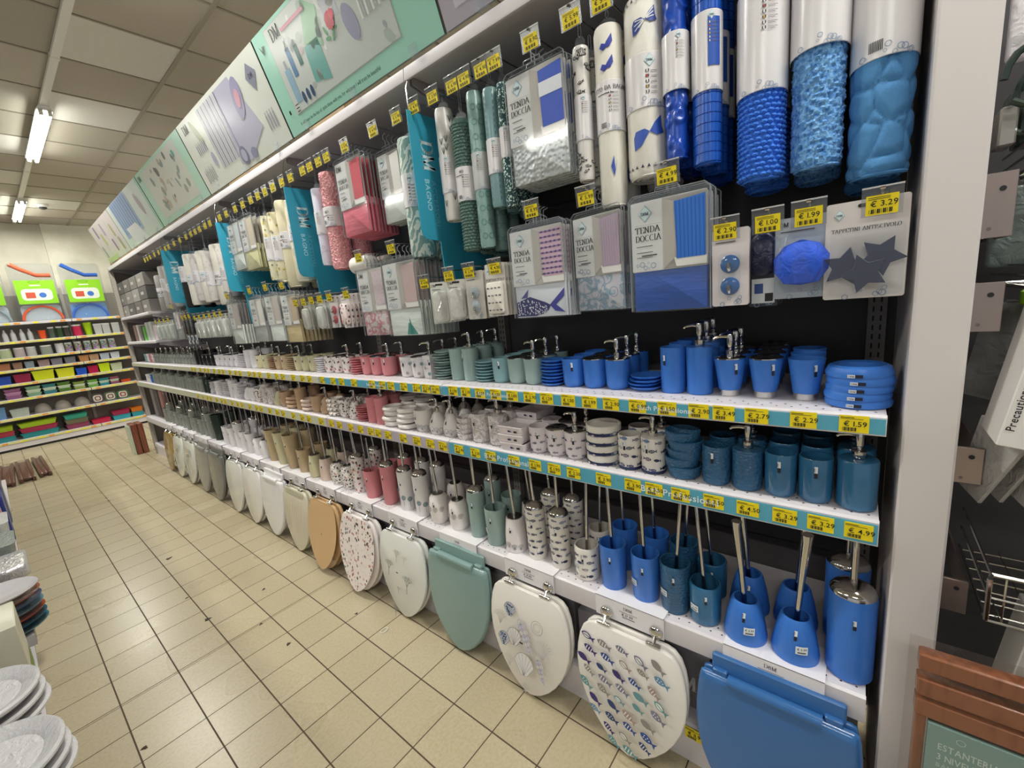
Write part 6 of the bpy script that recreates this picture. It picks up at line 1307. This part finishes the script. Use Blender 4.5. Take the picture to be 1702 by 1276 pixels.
        b = MB(); b.tube([(w*.44*math.cos(math.radians(a)), .05, h*.02+h*.24*math.sin(math.radians(a))) for a in range(0, 181, 12)], .018, M(col, .3), 10); b.tube([(-w*.42, .05, h*.99), (-w*.2, .05, h*.9), (w*.1, .05, h*.8), (w*.42, .05, h*.8)], .03, M(col, .3), 10); sp.part('basin_rim', b)
        b = MB(); b.loft([[(px, .06+.02*q, pz) for px, pz in rr(-w*.45, .01, w*.45, h*.28, .05)] for q in (0, 1)][::-1], M('b9c4cc' if i != 2 else '6f9ad0', .15, 0, 'wrap')); sp.part('basin', b)
        put(sp, (x, FY+.1, Z[0]+.001), f'large clear bag with {nm} basin and green label on the top far shelf', 'bagged basins on the far wall', (-.0, 0, 0))
far_wall()

# ------------------------------------------------------------------ near-left display, floor pieces, right-hand bay
def left_side():
    def nb(nm, b, d): o = new(nm, b.mesh(nm)); setp(o, d, 'shelving')
    b = MB(); b.box((-.75, .8, .0), (-.15, 7.0, .13), M('c9c4cc', .5)); nb('display_plinth', b, 'pale lilac display base along the left edge of the aisle')
    b = MB(); b.box((-.75, .8, .131), (-.132, 7.0, .15), SHELF); A = Art()
    for i in range(200): A.rect(-(.9+i*.025+.008), -.155, -(.9+i*.025), -.143, '4a464c', 1)
    b.art(A, lambda u, v, l: (v, -u, .1505)); nb('perforated_deck', b, 'white perforated deck of the left display, carrying platters and tubs')
    b = MB(); b.box((-.8, .8, .0), (-.76, 7.0, 1.5), M('5d5a5c', .6)); nb('back_panel', b, 'dark back panel of the display at the left edge')
    pm = M('e9e9ee', .25, 0, 'wrap', 0, 1, .3)
    def platter(x, y, z, r, n, c, d, tilt=0):
        for k in range(n):
            b = MB(); b.lathe([(0, 0), (r*.6, 0), (r*.95, .022), (r, .03), (r, .038), (r*.95, .044), (r*.72, .028), (r*.68, .022), (0, .018)], c, 36, sx=.9)
            o = new('serving_platter', b.mesh('serving_platter'), None, (x-.006*k, y, z+.040*k), (0, tilt, .06*k)); setp(o, d+f', {ordinal(k+1)} from the bottom of its stack', 'platter', 'wrapped platters at the lower left')
    platter(-.215, 1.83, .25, .165, 3, pm, 'glossy white oval platter in plastic, nearest stack')
    platter(-.245, 2.22, .25, .165, 3, pm, 'glossy white oval platter in plastic, second stack')
    sp = Spec('platter_carton', 'carton'); b = MB(); b.box((-.42, -.14, 0), (-.0, .14, .1), M('b9b4b6', .6), .003); sp.root = b.mesh('platter_carton')
    put(sp, (-.16, 1.83, .1505), 'grey carton under the nearest stack of white platters'); put(sp, (-.18, 2.22, .1505), 'grey carton under the second stack of white platters')
    sp = Spec('olive_tin_box', 'box'); b = MB(); b.box((-.3, -.13, 0), (0, .13, .3), M('e0e0cc', .4), .003); A = Art(); A.rect(-.13, 0, .13, .09, '7f9a3a', 1); b.art(A, lambda u, v, l: (.0004+.0003*l, u, v)); sp.root = b.mesh('olive_tin_box'); put(sp, (-.14, 2.63, .1505), 'cream and olive green box before the blue platters')
    for k, (c, nm) in enumerate((('3d7f8f', 'teal'), ('2f6a86', 'petrol'), ('b5502c', 'rust orange'), ('5a94ab', 'pale blue'), ('2c4a78', 'navy'), ('a8684a', 'copper'), ('e2e0e8', 'pearl white'))):
        b = MB(); b.lathe([(0, 0), (.08, 0), (.125, .02), (.13, .028), (.09, .014), (0, .012)], M(c, .15, 0, '', 0, 1, .4), 32); o = new('serving_platter', b.mesh('serving_platter'), None, (-.19, 3.02, .2+.03*k), (0, .0, .05*k)); setp(o, nm+' platter in the multicoloured stack at the left edge', 'platter')
    b = MB(); b.box((-.4, -.12, 0), (-.02, .12, .05), M('b9b4b6', .6)); o = new('platter_carton', b.mesh('platter_carton'), None, (-.1, 3.02, .1505)); setp(o, 'flat grey carton under the multicoloured platters', 'carton')
    b = MB(); b.slab(rr(-.14, 0, .14, .07, .02), -.1, .12, M('d4d4d8', .12, .4, 'wrap'), .02); o = new('wrapped_tray_stack', b.mesh('wrapped_tray_stack'), None, (-.2, 3.4, .3515)); o['label'] = 'silver crinkled wrapped trays beside the multicoloured platters'; setp(o, o['label'], 'tray')
    b = MB(); b.box((-.32, -.14, 0), (-.02, .14, .2), M('8a8a90', .5), .004); o = new('tray_carton', b.mesh('tray_carton'), None, (-.1, 3.4, .1505)); setp(o, 'grey carton holding up the silver wrapped trays', 'carton')
    for i, (y, x, c, h, d, al) in enumerate(((3.72, -.11, '9fa9a6', .3, 'grey-green clear storage tub', 1), (4.05, -.12, 'dfe4e6', .34, 'clear white-rimmed storage tub', 1), (4.42, -.13, 'e8587a', .42, 'pink and yellow sponge pack', 1), (4.8, -.11, '2a3f9c', .34, 'navy blue packet bundle', 1), (5.3, -.11, '5f6a94', .38, 'clear bag of blue pegs', 1), (5.8, -.12, '7a2f52', .34, 'plum-coloured bowl stack', 1), (6.2, -.13, '2a9ac8', .38, 'bright blue bowl stack', 1), (6.6, -.12, '9ac81e', .4, 'lime green bowl stack', 1))):
        b = MB()
        if i in (5, 6, 7): b.lathe([(.05, 0), (.09, h*.3), (.12, h), (.11, h), (.05, .02)], M(c, .3), 24, c=(-.12, 0, 0)); nm, cat = 'bowl_stack', 'bowls'
        elif i in (0, 1): b.loft([[(-.12+px*k, py*k, z) for px, py in rr(-.12, -.14, .12, .14, .03)] for k, z in ((.8, 0), (1, h*.95), (1.04, h))], M(c, .2, 0, 'wrap')); nm, cat = 'storage_tub', 'tub'
        else:
            b.slab(rr(-.15, 0, .15, h, .03), -.0, .02, M(c, .3, 0, 'wrap'), .008); b.T = None; nm, cat = 'wrapped_pack', 'pack'; b.v = [(-.02-abs(v[0])-.2*0, v[1], v[2]) for v in b.v]
            if i == 2: b.box((-.2, -.1, 0), (-.03, .1, .18), M('e8b81e', .5), .01)
        o = new(nm, b.mesh(nm), None, (x, y, .1505)); setp(o, d+' on the left display base', cat)
left_side()
def floor_things():
    wd = M('6e3c2b', .3, 0, 'wood', 0, 1, .3)
    for i, (x, y, rz, d) in enumerate(((-.13, 7.85, -.02, 'dark brown wooden folding rack lying flat on the floor, left one'), (.02, 7.9, .0, 'dark brown wooden folding rack lying flat, middle one'), (.16, 7.95, .01, 'narrow dark brown wooden rack lying on the floor, right one'))):
        sp = Spec('wooden_rack', 'rack'); w = .10 if i < 2 else .07
        for s in (-1, 1): b = MB(); b.box((s*w/2-.015, -.62, .01), (s*w/2+.015, .62, .05), wd, .003); sp.part('side_rail', b)
        b = MB(); b.box((-w/2+.016, -.56, .015), (w/2-.016, .56, .04), wd, .003); sp.part('slat_panel', b)
        b = MB(); b.box((-w/2-.017, -.64, 0), (w/2+.017, .64, .055), M('d9cfc8', .1, 0, 'wrap', 0, .18)); sp.part('plastic_wrap', b); put(sp, (x, y, .001), d, 'wooden racks lying on the floor', (0, 0, rz))
    sp = Spec('standing_wood_bundle', 'rack')
    for i, x in enumerate((-.03, .035)): b = MB(); b.box((x-.028, -.12, 0), (x+.028, .12, .4), M('8d4f3c', .3, 0, 'wood', 0, 1, .3), .004); sp.part('wooden_panel', b)
    b = MB(); b.box((-.085, -.1, 0), (-.062, .1, .38), M('b9c4ae', .3)); sp.part('pale_panel', b)
    put(sp, (1.04, 7.35, .001), 'wrapped reddish wooden bundle standing on the floor at the far shelving end', None, (.0, .0, 0))
    dm = M('3a2f24', .7); R = random.Random(6)
    spots = [(-.05, 1.86, .014), (.07, 2.0, .012), (.14, 1.55, .016), (.62, 2.05, .012), (.60, 2.32, .01), (.73, 2.62, .012), (.45, 2.62, .016), (.5, 3.6, .02), (.44, 2.95, .01), (.92, 1.95, .008)]
    from_px = spots
    for i, (x, y, r) in enumerate(from_px):
        b = MB(); b.lathe([(r, 0), (r*.6, .0015)], dm, 8, sx=R.uniform(.5, 1), fn=lambda q, z, a: q*(1+.3*math.sin(3*a+i))); o = new('floor_scuff', b.mesh('floor_scuff'), None, (x, y, .0004), (0, 0, R.uniform(0, 3))); setp(o, 'small dark scuff on the floor tiles, '+['', 'second ', 'third ', 'fourth ', 'fifth ', 'sixth ', 'seventh ', 'eighth ', 'ninth ', 'tenth '][sorted(spots, key=lambda q: q[1]).index(spots[i])]+'nearest the camera', 'dirt fleck', 'dirt flecks on the floor')
    b = MB(); b.tube([(0.02*math.cos(a*.6), .012*math.sin(a*.6), .002) for a in range(11)], .002, M('f4f2ea'), 5); o = new('plastic_tie', b.mesh('plastic_tie'), None, (.93, 1.72, .001)); setp(o, 'small white plastic loop lying on the tiles', 'plastic loop')
floor_things()
def right_bay():
    def nb(nm, b, d): o = new(nm, b.mesh(nm)); setp(o, d, 'shelving')
    b = MB(); b.box((1.5, -1.6, 0), (1.52, -.16, 2.9), M('3f3d40', .6)); nb('back_panel', b, 'dark back panel of the bay right of the pale post')
    b = MB(); b.box((1.44, -.2, 0), (1.5, -.165, 2.9), M('5d5855', .35, .6))
    for i in range(100): b.box((1.4385, -.187, .1+.027*i), (1.4405, -.178, .115+.027*i), INK)
    nb('slotted_upright', b, 'dark slotted upright just right of the pale post')
    G = 'metal brackets beside the end post'
    for i, (z, h) in enumerate(((1.53, .11), (1.362, .09), (1.06, .075), (.77, .075))):
        b = MB(); b.box((1.165, -.2, z), (1.172, -.158, z+h), M('a39590', .3, .75), .001)
        A = Art(); A.disc(0, h*.75, .0045, INK, 1, n=12); A.disc(-.012, h*.15, .003, '6d645f', 1, n=10); b.art(A, lambda u, v, l, z=z: (1.1645-.0005*l, -.183-u, z+v)); b.box((1.172, -.1995, z), (1.5, -.196, z+h*.9), M('8a7d78', .3, .75))
        o = new('shelf_bracket', b.mesh('shelf_bracket')); setp(o, 'small punched metal bracket against the end post, '+ordinal(i+1)+' from the top', 'bracket', G)
    def basket(z, h, d, xa=1.12, xb=1.42):
        sp = Spec('wire_basket', 'wire basket'); b = MB()
        for zz in (z, z+h*.5, z+h): b.tube([(xa, -.22, zz), (xa, -.8, zz)], .003 if zz < z+h else .005, CHROME, 6); b.tube([(xa, -.22, zz), (xb, -.22, zz)], .003, CHROME, 6)
        b.tube([(xa, -.22, z), (xa-.02, -.215, z+h), (xa, -.22, z+h)], .004, CHROME, 6); sp.part('rim', b); b = MB()
        for i in range(12): b.tube([(xa, -.24-.045*i, z+h), (xa, -.24-.045*i, z), (xb, -.24-.045*i, z)], .0018, CHROME, 5)
        for i in range(7): b.tube([(xa+.02+(xb-xa)/7*i, -.22, z), (xa+.02+(xb-xa)/7*i, -.8, z)], .0018, CHROME, 5)
        sp.part('mesh', b); put(sp, (0, 0, 0), d, 'chrome wire baskets in the side bay')
    basket(.80, .1, 'chrome wire basket beside the post, above the wooden shelf unit'); basket(1.255, .05, 'chrome wire rack beside the post, behind the white box', 1.2, 1.26); basket(1.44, .04, 'chrome wire rail beside the post at eye level'); basket(1.645, .05, 'chrome wire tray beside the post in the upper part', 1.2, 1.43)
    pm = M('a9a7a4', .4, 0, 'wrap')
    for i in range(7):
        b = MB(); b.slab([(-.05, .16), (.05, .16), (.03, .0), (-.03, 0)][::-1], -.004, .004, pm, .002); o = new('fan_pack', b.mesh('fan_pack'), None, (1.2+.02*(i % 2), -.19-.032*i, 1.03), (.38, 0, -1.1)); setp(o, 'white ribbed plastic pack fanned out in the side bay, '+ordinal(i+1)+' from the post', 'pack', 'fanned white packs in the side bay')
    sp = Spec('instruction_box', 'box'); b = MB(); b.box((0, -.1, 0), (.12, .1, .28), M('e4e2e0', .4), .002); A = Art(); A.text('Precautions', -.085, .03, .011, INK, 1, rot=PI/2); lorem(A, -.06, .25, .14, 22, .009, .0018, '5a5658', 1); b.art(A, flat(0)); sp.root = b.mesh('instruction_box'); put(sp, (1.06, -.2915, 1.162), 'white box printed Precautions at the right edge', None, (.15, 0, 0))
    sp = Spec('printed_carton', 'box'); b = MB(); b.box((0, -.09, 0), (.1, .09, .2), M('d6d4cf', .45), .002); A = Art(); lorem(A, -.075, .17, .15, 16, .0095, .003, '4a4648', 1); b.art(A, flat(0)); sp.root = b.mesh('printed_carton'); put(sp, (1.14, -.35, .6), 'pale carton with dense printed text inside the basket', None, (.12, 0, 0))
    for i, (z, c) in enumerate(((1.85, 'e2e0e4'), (1.475, '6f7a78'))):
        b = MB(); b.slab(rr(-.09, 0, .09, .15, .01), -.0, .03, M(c, .2, 0, 'wrap', 0, .85), .006); o = new('clear_pouch', b.mesh('clear_pouch'), None, (1.3-.02*i, -.28, z)); setp(o, ('white glossy pouch high beside the end post', 'grey-green transparent pouch beside the end post')[i], 'pouch')
    for i, (y, z, r_) in enumerate(((-.215, 1.765, .035), (-.245, 1.73, .045), (-.225, 1.72, .03))):
        b = MB(); b.tube([(0, r_*math.cos(a*.45), r_*1.4*math.sin(a*.45)) for a in range(13)], .006, M('3d4a44', .2, .4), 8); b.T = None; o = new('coiled_gadget', b.mesh('coiled_gadget'), None, (1.24+.03*i, y, z+.04)); setp(o, 'dark shiny curved kitchen gadget on the upper wire tray, '+ordinal(i+1)+' from the front', 'gadget', 'dark gadgets in the upper wire tray')
    for i in range(4):
        b = MB(); b.box((-.03, -.012, 0), (.03, .012, .07+.01*i), M(('b9b6ae', '4a5550', 'c9c4b4', '5f6660')[i], .15, .6), .003); o = new('metal_utensil_pack', b.mesh('metal_utensil_pack'), None, (1.32+.03*(i % 2), -.2-.03*i, 1.701)); setp(o, ('pale', 'dark green', 'cream', 'grey')[i]+' metallic utensil pack on the upper wire tray', 'utensil pack')
    b = MB(); b.lathe([(.03, 0), (.04, .01), (.04, .03), (.03, .04)], M('7fb01e', .3), 16); o = new('green_scourer', b.mesh('green_scourer'), None, (1.2, -.265, 1.40)); setp(o, 'small green round scourer beside the end post', 'scourer')
    for i in range(3):
        b = MB(); b.slab(rr(-.055, -.2, .055, 0, .006), 0, .004, M('8f908f', .3, 0, 'wrap', 0, .75), .001); o = new('hanging_sheet', b.mesh('hanging_sheet'), None, (1.28+.04*i, -.25-.03*i, 1.4), (.15, 0, -.5)); setp(o, 'milky plastic sheet pack hanging in the side bay, '+ordinal(i+1)+' from the front', 'pack', 'milky packs in the side bay')
    # wooden shelf unit in its shrink wrap
    sp = Spec('folded_shelf_unit', 'wooden shelf unit'); wm = M('8f5636', .3, 0, 'wood', 0, 1, .3)
    for k, z in enumerate((.755, .70, .655)): b = MB(); b.box((.0+.022*k*0, -.5, z), (.03, 0, z+.038 if k else z+.035), wm, .003); sp.part('wooden_slat', b)
    for y in (-.018, -.5): b = MB(); b.box((.004, y, .0155), (.03, y+.016, .655), wm, .002); sp.part('side_rail', b)
    b = MB(); b.box((-.003, -.482, .05), (.004, -.02, .65), M('7fa3a0', .35)); A = Art(); A.text('ESTANTERIA', .036, .6, .0145, 'c9dcd8', 1, cond=.66); A.text('3 NIVELES', .036, .577, .0145, 'c9dcd8', 1, cond=.66); A.text('BAMBU', .036, .56, .010, 'b4ccc8', 1, cond=.8); A.ring(.065, .632, .006, .001, 'c9dcd8', 1)
    b.art(A, flat(-.003)); sp.part('label_panel', b)
    b = MB(); b.box((-.008, -.51, .016), (.04, .012, .80), M('e0d4cc', .1, 0, 'wrap', 0, .12)); sp.part('plastic_wrap', b)
    put(sp, (.985, -.118, -.0145), 'shrink-wrapped reddish wooden shelf unit with teal label, front of the end post')
right_bay()
import collections
_c = collections.Counter(l for l, g in LABELS)
print('THINGS', len(LABELS), 'DUP', [(k, v) for k, v in _c.items() if v > 1][:20], 'LONG', [l for l, _ in LABELS if not 4 <= len(l.split()) <= 16][:12])
